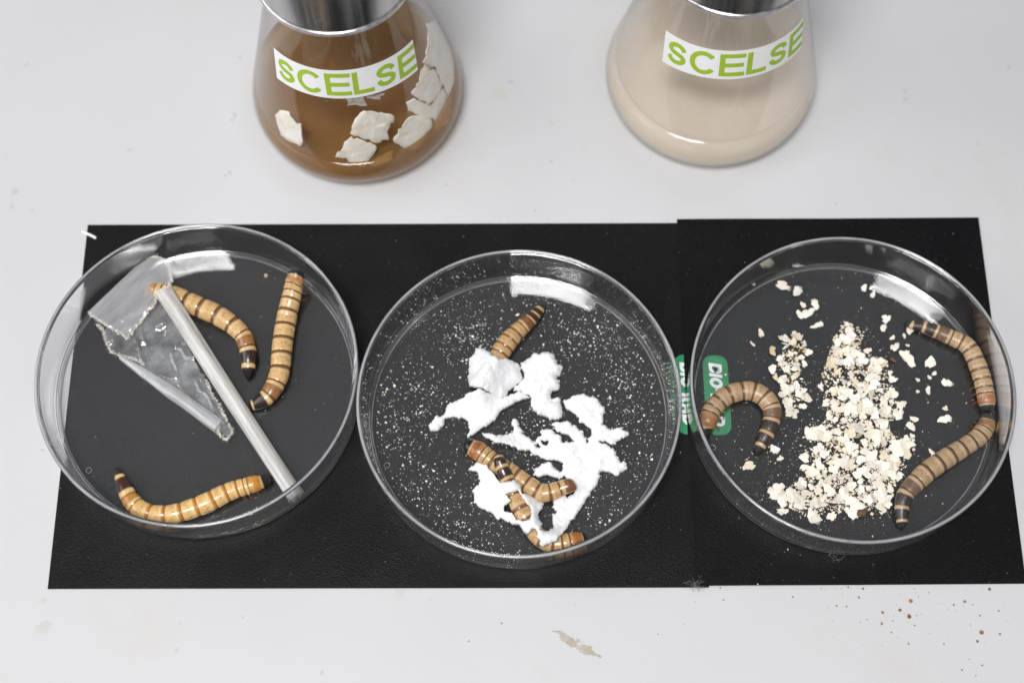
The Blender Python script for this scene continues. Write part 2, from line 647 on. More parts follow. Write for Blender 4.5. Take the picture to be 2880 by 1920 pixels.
M_BENCH = mat_bench()
M_SHEET = mat_sheet('black_card', (0.0065, 0.0063, 0.0068), 0.44, 0.36)
M_SHEET2 = mat_sheet('black_card_smooth', (0.0035, 0.0036, 0.0042), 0.50, 0.35)
M_DISH = mat_glass('clear_polystyrene', 1.59, (0.99, 0.99, 0.995), 0.0, True, 0.988)      # handled plastic: a trace of scuff haze
M_GLEAM = mat_film('edge_gleam', 0.24, 0.60, (0.72, 0.72, 0.74), (1, 1, 1), 0, 60)  # light caught at rim and foot painted as whitish film; moulding mark shares it
M_MARK = mat_glass('moulded_ring', 1.57, (1, 1, 1), 0.05)
M_GLASS = mat_thin_glass('flask_glass')
M_BROWN = mat_liquid('brown_broth', (0.92, 0.73, 0.45), (0.40, 0.24, 0.11), 0.46)
M_BEIGE = mat_liquid('cloudy_broth', (0.995, 0.97, 0.93), (0.98, 0.87, 0.75), 0.66)
M_STEEL = mat_steel('brushed_steel', 1.3)
M_LIP = mat_steel('lip_gleam', 1.75)  # same steel lightened; the gleam along the rolled lip is in its colour
M_PAPER = mat_plain('label_paper', (0.86, 0.86, 0.85), 0.55, 0.02, 400, 0.05)
M_INK = mat_plain('green_ink', rgb(160, 190, 48), 0.55, 0.06, 900, 0.05)
M_TISSUE = mat_film('tissue_remnant', 0.45, 0.8, (0.8, 0.78, 0.75), (1, 1, 1), 0, 900)
M_LOGO = mat_plain('logo_green', rgb(36, 138, 88), 0.5, 0.10, 400, 0.1)
M_LOGOW = mat_plain('logo_white', (0.78, 0.80, 0.80), 0.5, 0.06, 500, 0.1)
M_FOAM = mat_foam()
M_CHIP = mat_chip()
M_OAT = mat_oat()
M_CRUMB = mat_tinted('crumb', 0.75, 0.2)
M_STAIN = mat_tinted('dried_stain', 0.5, 0.3)
M_WHITE = mat_plain('white_fibre', (0.88, 0.88, 0.88), 0.6, 0.03, 500)
M_LINT = mat_plain('lint', (0.26, 0.26, 0.24), 0.8, 0.2, 500)
M_FILM = mat_film('clear_film', 0.06, 0.46, (0.84, 0.85, 0.87), (1, 1, 1), 0.4, 130, 0.10)
M_FLAP = mat_film('folded_film', 0.30, 0.70, (0.84, 0.84, 0.86), (1, 0.25, 1), 0.75, 120, 0.16)
M_STRAW = mat_film('rolled_film', 0.30, 0.95, (0.90, 0.87, 0.84), (0.05, 1.0, 1), math.radians(57), 650, 0.08)
M_TORN = mat_plain('torn_edge', rgb(240, 234, 224), 0.7, 0.1, 900)
M_WORM = mat_worm('larva_skin', 0.30, 0.0)
M_WORM_D = mat_worm('dusty_larva_skin', 0.42, 0.55)
M_LEG = mat_plain('larva_leg', rgb(96, 58, 32), 0.4, 0.2, 900)
M_HUSK = mat_plain('dry_husk', rgb(206, 172, 96), 0.7, 0.25, 900, 0.5)
M_DHUSK = mat_plain('dark_husk', rgb(96, 74, 58), 0.7, 0.35, 900, 0.6)

# ------------------------------------------------------------------ bench
bench = mesh_obj('bench_top', [(-900, -900, 0), (900, -900, 0), (900, 900, 0), (-900, 900, 0),
                               (-900, -900, -25), (900, -900, -25), (900, 900, -25), (-900, 900, -25)],
                 [(0, 1, 2, 3), (7, 6, 5, 4), (0, 4, 5, 1), (1, 5, 6, 2), (2, 6, 7, 3), (3, 7, 4, 0)], M_BENCH, smooth=False)
tag(bench, 'off white laboratory bench top with faint tan stains', None, None, 'structure')


def blob(cx, cy, r, z, n=10, jit=0.15, asp=1.0, ang=0.0):
    """a slightly domed round spot"""
    v = [(cx, cy, z + r * 0.08)]
    for k in range(n):
        a = 2 * math.pi * k / n
        q = r * (1 + random.uniform(-jit, jit))
        dx, dy = q * math.cos(a) * asp, q * math.sin(a)
        v.append((cx + dx * math.cos(ang) - dy * math.sin(ang), cy + dx * math.sin(ang) + dy * math.cos(ang), z))
    f = [(0, 1 + k, 1 + (k + 1) % n) for k in range(n)]
    return v, f


parts, cols = [], []
vb = V(1300, 1560, 1.4886)
spots = [(1094, 187, 4), (1081, 137, 4), (1384, 175, 4), (1661, 177, 5), (1678, 140, 5), (1616, 135, 4), (1878, 192, 9), (1832, 230, 8),
         (1760, 240, 7), (1871, 257, 10), (1757, 286, 5), (1802, 274, 3), (1696, 269, 3), (1667, 281, 3), (1797, 324, 4), (1894, 294, 4),
         (1869, 371, 4), (1567, 212, 4), (1609, 215, 4), (2104, 194, 7), (2058, 208, 5), (2207, 142, 7), (2246, 233, 4), (2168, 253, 4),
         (2127, 292, 3), (2174, 323, 10), (2157, 360, 6), (2251, 330, 5), (2093, 480, 4), (2177, 461, 4), (2150, 504, 3), (2017, 371, 4),
         (1953, 157, 3), (1910, 174, 3), (1902, 252, 3), (820, 331, 3), (28, 360, 4), (2070, 233, 2), (2137, 207, 3), (1998, 202, 2),
         (2123, 436, 3), (975, 196, 2), (165, 285, 4), (470, 205, 2), (927, 290, 2)]
for x, y, r in spots:
    p = at(*vb(x, y), 0)
    w = blob(p[0], p[1], r * 0.92 / 1.4886 / 9.8, 0.012)
    parts.append(w); c = tuple(0.62 * e for e in rgb(*(random.choice([(172, 122, 90), (158, 108, 76), (184, 138, 106)]))))
    cols += [c] * len(w[0])
for k in range(70):
    x, y = random.uniform(1500, 2300), random.gauss(250, 110)
    p = at(*vb(x, max(140, y)), 0)
    w = blob(p[0], p[1], random.uniform(0.08, 0.16), 0.012, 6)
    parts.append(w); cols += [tuple(0.7 * e for e in rgb(170, 140, 114))] * len(w[0])
for x, y, r, c in [(1400, 265, 2.0, (232, 218, 188)), (1552, 348, 0.7, (222, 204, 178)), (1550, 455, 0.5, (190, 160, 135)), (1643, 420, 0.8, (232, 226, 206)),
                   (1612, 512, 0.7, (230, 222, 190)), (1435, 232, 0.8, (180, 176, 172)), (1504, 592, 0.4, (170, 168, 164)), (1255, 520, 0.5, (186, 184, 180)),
                   (646, 485, 0.5, (140, 138, 128)), (633, 494, 0.5, (176, 174, 168)), (660, 323, 0.6, (170, 162, 154)), (653, 337, 0.6, (186, 176, 164)),
                   (676, 162, 0.6, (190, 188, 188)), (364, 422, 0.6, (184, 182, 184)), (42, 538, 0.9, (182, 180, 182)), (35, 580, 0.7, (190, 188, 190)),
                   (2544, 256, 0.6, (180, 178, 182)), (2548, 280, 0.6, (180, 178, 182)), (2838, 190, 0.7, (182, 180, 184)), (2750, 404, 0.5, (190, 188, 190)),
                   (75, 183, 0.7, (190, 188, 190)), (1125, 1665, 1.6, (226, 214, 188)), (120, 1762, 1.6, (220, 204, 182)), (121, 1688, 0.8, (218, 200, 180)),
                   (120, 1265, 0.35, (120, 118, 118)), (683, 1734, 0.3, (130, 124, 120)), (495, 1828, 0.6, (206, 188, 170)), (905, 1890, 0.5, (200, 180, 150)),
                   (507, 1752, 0.4, (206, 180, 160)), (1210, 1684, 0.25, (140, 136, 132)), (90, 590, 0.5, (190, 190, 190))]:
    p = at(x, y, 0)
    w = blob(p[0], p[1], r, 0.008, 12, 0.3, 1.4, random.uniform(0, 3))
    parts.append(w); cols += [tuple(0.72 * a + 0.28 * q for a, q in zip((0.55, 0.547, 0.56), tuple(0.64 * e for e in rgb(*c))))] * len(w[0])
v, f = merge(parts)
o = mesh_obj('dried_spots', v, f, M_STAIN, bench, cols=cols)
tag(o, 'rust brown dried droplets spattered on the bench', None, None, 'stuff')


def smear(name, pts, z, col_in, seed):
    """a long dried smear with ragged outline, thin as a film of residue"""
    P = np.array([at(x, y, 0)[:2] for x, y in pts])
    lo, hi = P.min(0) - 2, P.max(0) + 2
    r = 0.3
    X, Y = np.meshgrid(np.arange(lo[0], hi[0], r), np.arange(lo[1], hi[1], r), indexing='ij')
    wx, wy = fbm(X / 3, Y / 3, seed), fbm(X / 3, Y / 3, seed + 9)
    mk = inside(P, X + 1.0 * wx, Y + 1.0 * wy) & (fbm(X / 2.2, Y / 2.2, seed + 20) > -0.75)
    return slab_from_mask(name, X, Y, mk, lambda x, y: z + 0 * x, lambda x, y, d: 0.006 + 0 * x, col_in, bench)


def erode_dist(mk, nmax):
    d = np.zeros(mk.shape)
    cur = mk.copy()
    for k in range(nmax):
        d += cur
        e = cur.copy()
        e[1:] &= cur[:-1]; e[:-1] &= cur[1:]; e[:, 1:] &= cur[:, :-1]; e[:, :-1] &= cur[:, 1:]
        if k % 2:
            e[1:, 1:] &= cur[:-1, :-1]; e[:-1, :-1] &= cur[1:, 1:]; e[1:, :-1] &= cur[:-1, 1:]; e[:-1, 1:] &= cur[1:, :-1]
        cur = e
    return d


def slab_from_mask(name, X, Y, mk, zb_fn, th_fn, mat, parent=None, origin=(0, 0, 0), nmax=14, single=False, cols=None):
    cell = mk[:-1, :-1] & mk[1:, :-1] & mk[1:, 1:] & mk[:-1, 1:]
    use = np.zeros(mk.shape, bool)
    use[:-1, :-1] |= cell; use[1:, :-1] |= cell; use[1:, 1:] |= cell; use[:-1, 1:] |= cell
    d = erode_dist(use, nmax)
    idx = -np.ones(mk.shape, int)
    n = use.sum()
    idx[use] = np.arange(n)
    x, y, dd = X[use], Y[use], d[use]
    zb = zb_fn(x, y)
    zt = zb + th_fn(x, y, dd)
    I, J = np.where(cell)
    a, b, c, e = idx[I, J], idx[I + 1, J], idx[I + 1, J + 1], idx[I, J + 1]
    top = np.stack([a, b, c, e], 1)
    if single:
        return mesh_obj(name, np.stack([x, y, zt], 1), top, mat, parent, origin)
    bot = np.stack([e, c, b, a], 1) + n
    fs = [top, bot]
    cp = np.pad(cell, 1)
    for (di, dj, p, q) in ((0, -1, (0, 0), (1, 0)), (0, 1, (1, 1), (0, 1)), (-1, 0, (0, 1), (0, 0)), (1, 0, (1, 0), (1, 1))):
        nb = cp[1 + di:cp.shape[0] - 1 + di, 1 + dj:cp.shape[1] - 1 + dj]
        I, J = np.where(cell & ~nb)
        u, w = idx[I + p[0], J + p[1]], idx[I + q[0], J + q[1]]
        fs.append(np.stack([w, u, u + n, w + n], 1))
    verts = np.concatenate([np.stack([x, y, zt], 1), np.stack([x, y, zb], 1)])
    return mesh_obj(name, verts, np.concatenate(fs), mat, parent, origin)


M_SMEAR = mat_residue('residue_film', 0.0, 0.45, (0.55, 0.46, 0.31), 160)
tag(smear('dried_smear', [(1548, 1770), (1595, 1780), (1650, 1815), (1700, 1850), (1660, 1845), (1610, 1830), (1570, 1800)], 0.006, M_SMEAR, 3.3), 'tan dried smear on the bench')

# ------------------------------------------------------------------ black cards
L_ORI, L_H, L_ANG = (-127.19, 199.57), 110.36, math.radians(-0.593)
R_ORI, R_H, R_W, R_ANG = (49.99, 198.84), 111.07, 90.68, math.radians(-0.2983)


def card(name, ori, w, h, ang, zfun, thick, mat, nx, origin_z=0.0):
    ca, sa = math.cos(ang), math.sin(ang)
    vt, fc = [], []
    xs = np.linspace(0, w, nx)
    for s in (1, 0):
        for u in xs:
            for vv in (0, -h):
                vt.append((ori[0] + ca * u - sa * vv, ori[1] + sa * u + ca * vv, zfun(u) + s * thick))
    n2 = 2 * nx
    for i in range(nx - 1):
        a = 2 * i
        fc.append((a, a + 1, a + 3, a + 2))
        fc.append((n2 + a + 2, n2 + a + 3, n2 + a + 1, n2 + a))
        fc.append((a, a + 2, n2 + a + 2, n2 + a))
        fc.append((a + 3, a + 1, n2 + a + 1, n2 + a + 3))
    fc.append((0, n2, n2 + 1, 1))
    fc.append((n2 - 2, n2 - 1, 2 * n2 - 1, 2 * n2 - 2))
    return mesh_obj(name, vt, fc, mat, None, (ori[0], ori[1], 0), smooth=False)


left_card = card('black_card', L_ORI, 181.5, L_H, L_ANG, lambda u: 0.02, 0.38, M_SHEET, 4)
tag(left_card, 'wide black textured card lying under the left and middle dishes', 'card', 'black cards')
right_card = card('black_card', R_ORI, R_W, R_H, R_ANG, lambda u: 0.44 if u < 16 else 0.44 - 0.42 * min(1, (u - 16) / 30), 0.36, M_SHEET2, 48)
tag(right_card, 'smaller black card with green logo under the right dish, overlapping the wider card', 'card', 'black cards')


# lettering made of strokes -----------------------------------------------------------------------
def strip(pts, hw):
    P = np.asarray(pts, float)
    T = np.gradient(P, axis=0)
    T /= np.linalg.norm(T, axis=1)[:, None]
    nrm = np.stack([-T[:, 1], T[:, 0]], 1)
    v = np.concatenate([P + nrm * hw, P - nrm * hw])
    n = len(P)
    f = [(i, i + n, i + n + 1, i + 1) for i in range(n - 1)]
    return v, f


def rect(x0, y0, x1, y1, nx=6):
    xs = np.linspace(x0, x1, nx)
    v = [(x, y) for y in (y0, y1) for x in xs]
    f = [(i, i + 1, nx + i + 1, nx + i) for i in range(nx - 1)]
    return np.array(v), f


def glyph(ch, W, H, t):
    """flat letter in a W x H box, stroke thickness t"""
    h = t / 2
    if ch == 'S':
        q = [(0.90, 0.70), (0.80, 0.86), (0.52, 0.94), (0.22, 0.86), (0.13, 0.70), (0.25, 0.57), (0.52, 0.50), (0.78, 0.43), (0.88, 0.28), (0.78, 0.13), (0.48, 0.06), (0.20, 0.14), (0.09, 0.31)]
        P = catmull([(h + x * (W - t), h + y * (H - t)) for x, y in q], 5)
        return strip(P, h)
    if ch == 'C':
        a = np.radians(np.linspace(38, 322, 40))
        P = np.stack([W / 2 + (W / 2 - h) * np.cos(a), H / 2 + (H / 2 - h) * np.sin(a)], 1)
        return strip(P, h)
    if ch == 'O':
        a = np.radians(np.linspace(0, 360, 48))
        P = np.stack([W / 2 + (W / 2 - h) * np.cos(a), H / 2 + (H / 2 - h) * np.sin(a)], 1)
        return strip(P, h)
    if ch == 'E':
        return merge([rect(0, 0, t, H, 3), rect(t, 0, W, t), rect(t, H / 2 - h, W * 0.94, H / 2 + h), rect(t, H - t, W, H)])
    if ch == 'L':
        return merge([rect(0, 0, t, H, 3), rect(t, 0, W, t)])
    if ch == 'I':
        return rect(0, 0, t, H, 3)
    if ch == '-':
        return rect(0, H * 0.42, W, H * 0.42 + t)
    if ch == 'D':
        a = np.radians(np.linspace(-90, 90, 24))
        P = np.stack([W * 0.45 + (W * 0.55 - h) * np.cos(a), H / 2 + (H / 2 - h) * np.sin(a)], 1)
        P = np.vstack([[(t, h)], P, [(t, H - h)]])
        return merge([rect(0, 0, t, H, 3), strip(P, h)])
    if ch == 'B':
        ps = [rect(0, 0, t, H, 3)]
        for y0, y1 in ((0, H / 2 + h), (H / 2 - h, H)):
            rr = (y1 - y0) / 2
            a = np.radians(np.linspace(-90, 90, 20))
            P = np.stack([W - rr + (rr - h) * np.cos(a), (y0 + y1) / 2 + (rr - h) * np.sin(a)], 1)
            ps.append(strip(np.vstack([[(t, y0 + h)], P, [(t, y1 - h)]]), h))
        return merge(ps)
    if ch == 'R':
        rr = H * 0.27
        a = np.radians(np.linspace(-90, 90, 20))
        cyy = H - rr
        P = np.stack([W - rr + (rr - h) * np.cos(a), cyy + (rr - h) * np.sin(a)], 1)
        return merge([rect(0, 0, t, H, 3), strip(np.vstack([[(t, cyy - rr + h)], P, [(t, H - h)]]), h),
                      strip([(W * 0.5, H - 2 * rr), (W - h, 0)], h)])
    if ch == 'A':
        return merge([strip([(h, 0), (W / 2, H)], h), strip([(W / 2, H), (W - h, 0)], h), rect(W * 0.3, H * 0.22, W * 0.7, H * 0.22 + t * 0.8)])


def logo(card_obj, card_ori, centre_px, ztop, length, width):
    """green rounded badge with white slanted capitals reading down the card"""
    c = at(*centre_px, ztop)
    pts = []
    L2, W2 = length / 2, width / 2
    rr = W2 * 0.8
    for sx, sy, a0 in ((1, 1, 0), (-1, 1, 90), (-1, -1, 180), (1, -1, 270)):
        for a in np.radians(np.linspace(a0, a0 + 90, 8)):
            pts.append((sx * (L2 - rr) + rr * math.cos(a), sy * (W2 - rr) + rr * math.sin(a)))

    def place(p, z):        # text axis runs towards -Y, letter tops towards +X
        return (c[0] + p[1], c[1] - p[0], z)
    zt = ztop + 0.012
    n = len(pts)
    v = [place(p, zt) for p in pts] + [place((0, 0), zt)]
    badge = mesh_obj('logo_badge', v, [(n, (i + 1) % n, i) for i in range(n)], M_LOGO, card_obj, (card_ori[0], card_ori[1], 0), smooth=False)
    H = width * 0.52
    adv = -L2 + width * 0.36
    sc = (length - width * 0.72) / 23.6
    for ch, w in (('B', 3.6), ('I', 1.2), ('O', 4.0), ('-', 1.8), ('R', 3.6), ('A', 3.9), ('D', 3.9)):
        w *= sc
        gv, gf = glyph(ch, w, H, H * 0.26)
        gv = np.array([place((adv + x + 0.18 * (y - H / 2), y - H / 2), zt + 0.012) for x, y in gv])
        mesh_obj('letter', gv, gf, M_LOGOW, badge, (card_ori[0], card_ori[1], 0), smooth=False)
        adv += w + 0.26 * sc
    return badge


logo(right_card, R_ORI, (1740 + 1082 / 3.92, 900 + 828 / 3.92), 0.80, 24.2, 7.2)
logo(left_card, L_ORI, (1934, 1108), 0.40, 24.2, 7.2)

# ------------------------------------------------------------------ petri dishes
DISH = [(-87.88, 146.60, 0.42), (1.71, 137.11, 0.42), (93.96, 139.83, 0.62)]
FLOOR = 1.75      # floor top above dish base
prof = [(0, FLOOR), (20, FLOOR), (42.0, FLOOR), (42.3, FLOOR)]      # short rings beside each bend keep the flats flat
for a in np.radians(np.linspace(-90, 2, 9)):
    prof.append((42.43 + 0.65 * math.cos(a), FLOOR + 0.65 + 0.65 * math.sin(a)))
prof += [(43.09, 2.6), (43.27, 8.0), (43.54, 15.7), (43.555, 16.0), (43.65, 16.3), (43.95, 16.4), (44.75, 16.4), (45.0, 16.2), (44.94, 15.9), (44.925, 15.6), (44.56, 5.4), (44.45, 2.2), (44.44, 1.9), (44.25, 1.2), (43.95, 0.7), (43.9, 0.35), (43.8, 0.08), (43.65, 0.0),
         (42.9, 0.0), (42.75, 0.08), (42.6, 0.62), (42.3, 0.72), (42.0, 0.72), (20, 0.72), (0, 0.72)]
dv, df = lathe(prof[::-1], 224, False)      # base centre first, so the faces look outwards
dish_mesh = None
dish_labels = ['clear round petri dish holding torn plastic film, leftmost of three', 'clear round petri dish full of white foam scraps and crumbs, in the middle', 'clear round petri dish holding a heap of oat flakes, rightmost of three']
marks = [(250, 1322), (1088, 1308), (2005, 1258)]
ring_v, ring_f = [], []
for i in range(28):
    for j in range(8):
        a, b = 2 * math.pi * i / 28, 2 * math.pi * j / 8
        ring_v.append(((0.78 + 0.10 * math.cos(b)) * math.cos(a), (0.78 + 0.10 * math.cos(b)) * math.sin(a), 0.08 * math.sin(b)))
        ring_f.append((i * 8 + j, ((i + 1) % 28) * 8 + j, ((i + 1) % 28) * 8 + (j + 1) % 8, i * 8 + (j + 1) % 8))
rim_v, rim_f = lathe([(44.05, 16.43), (44.15, 16.56), (44.75, 16.56), (44.85, 16.43)], 224, True)  # whitish ring on the rim stands in for its bright reflection
foot_v, foot_f = lathe([(41.75, 0.25), (41.75, 0.62), (42.15, 0.62), (42.15, 0.25)], 224, True)  # ring added under the floor, whitened like the reflection along the base
for (x, y, z), lab, mk in zip(DISH, dish_labels, marks):
    root = empty('petri_dish', (x, y, z))
    tag(root, lab, 'petri dish', 'petri dishes in a row')
    b = mesh_obj('dish_body', dv, df, M_DISH, root, sharp=35)
    mesh_obj('rim_gleam', rim_v, rim_f, M_GLEAM, root)
    mesh_obj('foot_gleam', foot_v, foot_f, M_GLEAM, root)
    p = at(*mk, z + FLOOR)
    mesh_obj('moulding_mark', np.array(ring_v) + np.array([p[0] - x, p[1] - y, FLOOR + 0.09]), ring_f, M_GLEAM, root)
ZF = [d[2] + FLOOR for d in DISH]

# ------------------------------------------------------------------ flasks
FL = [(-46.4, 241.8), (62.04, 245.7)]
RB, CR = 32.2, 8.0
CONE_Z0 = 8 + CR * math.sin(math.radians(13))
CONE_R0 = RB - CR + CR * math.cos(math.radians(13))
NECK_R, NECK_Z = 17.0, 74.0
SL = (NECK_R - CONE_R0) / (NECK_Z - CONE_Z0)


def r_out(z):
    return CONE_R0 + SL * (z - CONE_Z0)


def flask_profile(off):
    """outer profile shrunk by off (wall thickness)"""
    p = []
    r = CR - off
    for a in np.radians(np.linspace(-90, 13, 12)):
        p.append((RB - CR + r * math.cos(a), CR + r * math.sin(a)))
    for z in (20, 35, 50, 62, 70):
        p.append((r_out(z) - off, z))
    for a in np.linspace(0, 1, 6):
        p.append((r_out(70) - off - (r_out(70) - 16.6) * (1 - (1 - a) ** 2), 70 + 9 * a))
    p += [(16.6 - off, 90), (16.6 - off, 100)]
    return p


WALL = 0.5
po, pi_ = flask_profile(0), flask_profile(WALL)
prof = [(0, 0.5), (RB - CR - 4, 0.3), (RB - CR - 1, 0.0)] + po + [(16.4, 101), (15.4, 101)] + pi_[::-1] + [(0, WALL)]
fv, ff = lathe(prof, 160, False)


def liquid_mesh(level):
    p = [q for q in flask_profile(WALL - 0.06) if q[1] < level - 0.4]
    rw = r_out(level) - WALL + 0.06
    top = [(rw + 0.04, level + 0.55), (rw - 0.35, level + 0.22), (rw - 1.0, level + 0.06), (rw - 2.2, level), (rw * 0.5, level), (0, level)]
    return lathe([(0, WALL - 0.06)] + p + top, 160, False)


def cone_point(u, v, zc, azc, off, tilt=0.0):
    """flat sticker coordinate (u along, v up) rolled onto the flask's cone"""
    z_ap = NECK_Z - NECK_R / SL
    ca = 1 / math.sqrt(1 + SL * SL)
    sa = -SL * ca
    rho0 = (z_ap - zc) / ca
    u, v = u * math.cos(tilt) - v * math.sin(tilt), u * math.sin(tilt) + v * math.cos(tilt)
    rho = math.hypot(u, rho0 - v)
    th = math.atan2(u, rho0 - v) / sa + azc
    z = z_ap - rho * ca
    r = rho * sa + off
    return (r * math.sin(th), -r * math.cos(th), z)


def cone_hit(c, x, y, off):
    d = ray(x, y)
    lo = np.linspace(250, 520, 2701)
    P = _O + lo[:, None] * d
    rr = np.hypot(P[:, 0] - c[0], P[:, 1] - c[1])
    g = rr - (CONE_R0 + SL * (P[:, 2] - CONE_Z0) - off)
    k = np.where(g < 0)[0]
    i = k[0] if len(k) else int(np.argmin(g))
    return P[i]


def make_flask(c, level, liq_mat, glass_label, liq_part_label, lab_z, lab_az, lab_tilt):
    root = empty('conical_flask', (c[0], c[1], 0.0))
    tag(root, glass_label, 'flask', 'conical flasks at the back')
    mesh_obj('glass_body', fv + np.array([0, 0, 0.03]), ff, M_GLASS, root, sharp=50)
    lv, lf = liquid_mesh(level)
    o = mesh_obj('liquid', lv + np.array([0, 0, 0.03]), lf, liq_mat, root)
    o['label'] = liq_part_label
    # paper label
    Wd, Hd = 45.6, 11.0
    nx, ny = 40, 6
    vv, fc = [], []
    for j in range(ny + 1):
        for i in range(nx + 1):
            vv.append(cone_point(-Wd / 2 + Wd * i / nx, -Hd / 2 + Hd * j / ny, lab_z, lab_az, 0.10, lab_tilt))
    for j in range(ny):
        for i in range(nx):
            a = j * (nx + 1) + i
            fc.append((a, a + 1, a + nx + 2, a + nx + 1))
    sticker = mesh_obj('paper_label', vv, fc, M_PAPER, root)
    sticker['label'] = 'white paper sticker reading SCELSE in green'
    x = -Wd / 2 + 1.05
    for ch, w in (('S', 7.2), ('C', 7.9), ('E', 7.1), ('L', 5.9), ('S', 7.2), ('E', 7.1)):
        gv, gf = glyph(ch, w, 8.5, 1.5)
        gv = np.array(gv)
        gv[:, 0] = np.minimum(gv[:, 0] + x, Wd / 2 - 0.02)
        g3 = [cone_point(a, b - 4.25 - 0.05, lab_z, lab_az, 0.16, lab_tilt) for a, b in gv]
        mesh_obj('letter', g3, gf, M_INK, sticker)
        x += w + (0.2 if ch == 'L' else 0.54)
    return root


flask1 = make_flask(FL[0], 14.5, M_BROWN, 'glass conical flask of brown liquid with white foam chips clinging inside', 'clear brown liquid', 47.7, math.radians(3.0), 0.0)
flask2 = make_flask(FL[1], 16.6, M_BEIGE, 'glass conical flask of cloudy beige liquid on the right', 'cloudy beige liquid', 48.6, math.radians(4.9), math.radians(0.6))

# torn tissue under the first label
vf = V(640, 0, 2.904)
for poly in ([(965, 805), (1020, 800), (1060, 796), (1108, 792), (1122, 830), (1142, 866), (1090, 868), (1040, 856), (975, 866), (985, 836)],
             [(1128, 790), (1200, 780), (1282, 758), (1278, 778), (1246, 788), (1250, 815), (1200, 812), (1140, 802)]):
    P = np.array([cone_hit(FL[0], *vf(x, y), -0.12) for x, y in poly])
    mid = P.mean(0)
    v = np.vstack([P, mid])
    n = len(P)
    mesh_obj('paper_remnant', v, [(i, (i + 1) % n, n) for i in range(n)], M_TISSUE, flask1, (FL[0][0], FL[0][1], 0))

cap_prof = [(21.0, 71.2), (21.6, 71.2), (21.6, 72.0), (21.6, 90), (21.58, 108), (21.5, 109.2), (21.1, 111.2), (19.5, 112.2), (0, 112.4),
            (0, 111.6), (19, 111.5), (20.4, 110.7), (20.85, 109), (20.95, 90)]
lip_prof = [(21.0, 70.9), (21.1, 70.0), (21.4, 69.6), (21.85, 69.55), (22.15, 69.9), (22.2, 70.5), (21.95, 71.0), (21.62, 71.15), (21.0, 71.15)]
cv, cf = lathe(cap_prof, 128, True)
lv_, lf_ = lathe(lip_prof, 128, True)
cap_ids = ['brushed steel cap on the flask of brown liquid', 'brushed steel cap on the flask of cloudy beige liquid']
for c, lab in zip(FL, cap_ids):
    root = empty('steel_cap', (c[0], c[1], 69.55))
    tag(root, lab, 'cap', 'steel flask caps')
    mesh_obj('cap_body', cv, cf, M_STEEL, root, (0, 0, 69.55), sharp=40)
    mesh_obj('rolled_lip', lv_, lf_, M_LIP, root, (0, 0, 69.55))

# foam chips clinging to the inside of the first flask
chips = [
    ('square foam chip alone at the left inside the brown flask', [(385, 935), (430, 905), (500, 915), (530, 965), (600, 1010), (615, 1190), (590, 1200), (430, 1115), (415, 1040)], 1.7),
    ('white foam chip in the middle of the brown flask below its label', [(1010, 1040), (1040, 970), (1110, 905), (1200, 915), (1350, 940), (1360, 1000), (1300, 1070), (1330, 1140), (1210, 1165), (1120, 1140), (1010, 1100)], 1.9),
    ('creamy foam chip lowest in the middle of the brown flask', [(885, 1270), (940, 1180), (1010, 1120), (1120, 1152), (1220, 1182), (1215, 1230), (1110, 1370), (1000, 1320)], 1.7),
    ('small yellowish foam chip peeping out under the lowest middle chip', [(1150, 1352), (1235, 1275), (1345, 1220), (1345, 1300), (1300, 1330), (1200, 1355)], 3.2),
    ('white foam chip right of the middle ones in the brown flask', [(1345, 1150), (1400, 1060), (1470, 960), (1560, 950), (1660, 970), (1670, 1040), (1590, 1140), (1540, 1225), (1420, 1200)], 1.8),
    ('large foam chip just right of the label end inside the brown flask', [(1500, 760), (1600, 620), (1680, 560), (1750, 680), (1720, 780), (1640, 860), (1540, 800)], 1.6),
    ('creamy ragged foam chip at the right edge of the brown liquid', [(1455, 830), (1540, 812), (1650, 866), (1750, 725), (1830, 800), (1825, 930), (1795, 1010), (1700, 1085), (1680, 980), (1560, 945), (1480, 900)], 2.6),
    ('pale foam chip wedged deep behind the others at the right of the brown flask', [(1560, 620), (1620, 500), (1700, 540), (1800, 690), (1790, 860), (1690, 980), (1560, 930)], 3.4),
    ('tall foam chip high on the right inner wall of the brown flask', [(1600, 520), (1640, 330), (1630, 200), (1700, 150), (1755, 260), (1825, 400), (1865, 560), (1850, 690), (1810, 780), (1750, 690), (1690, 550)], 1.6)]
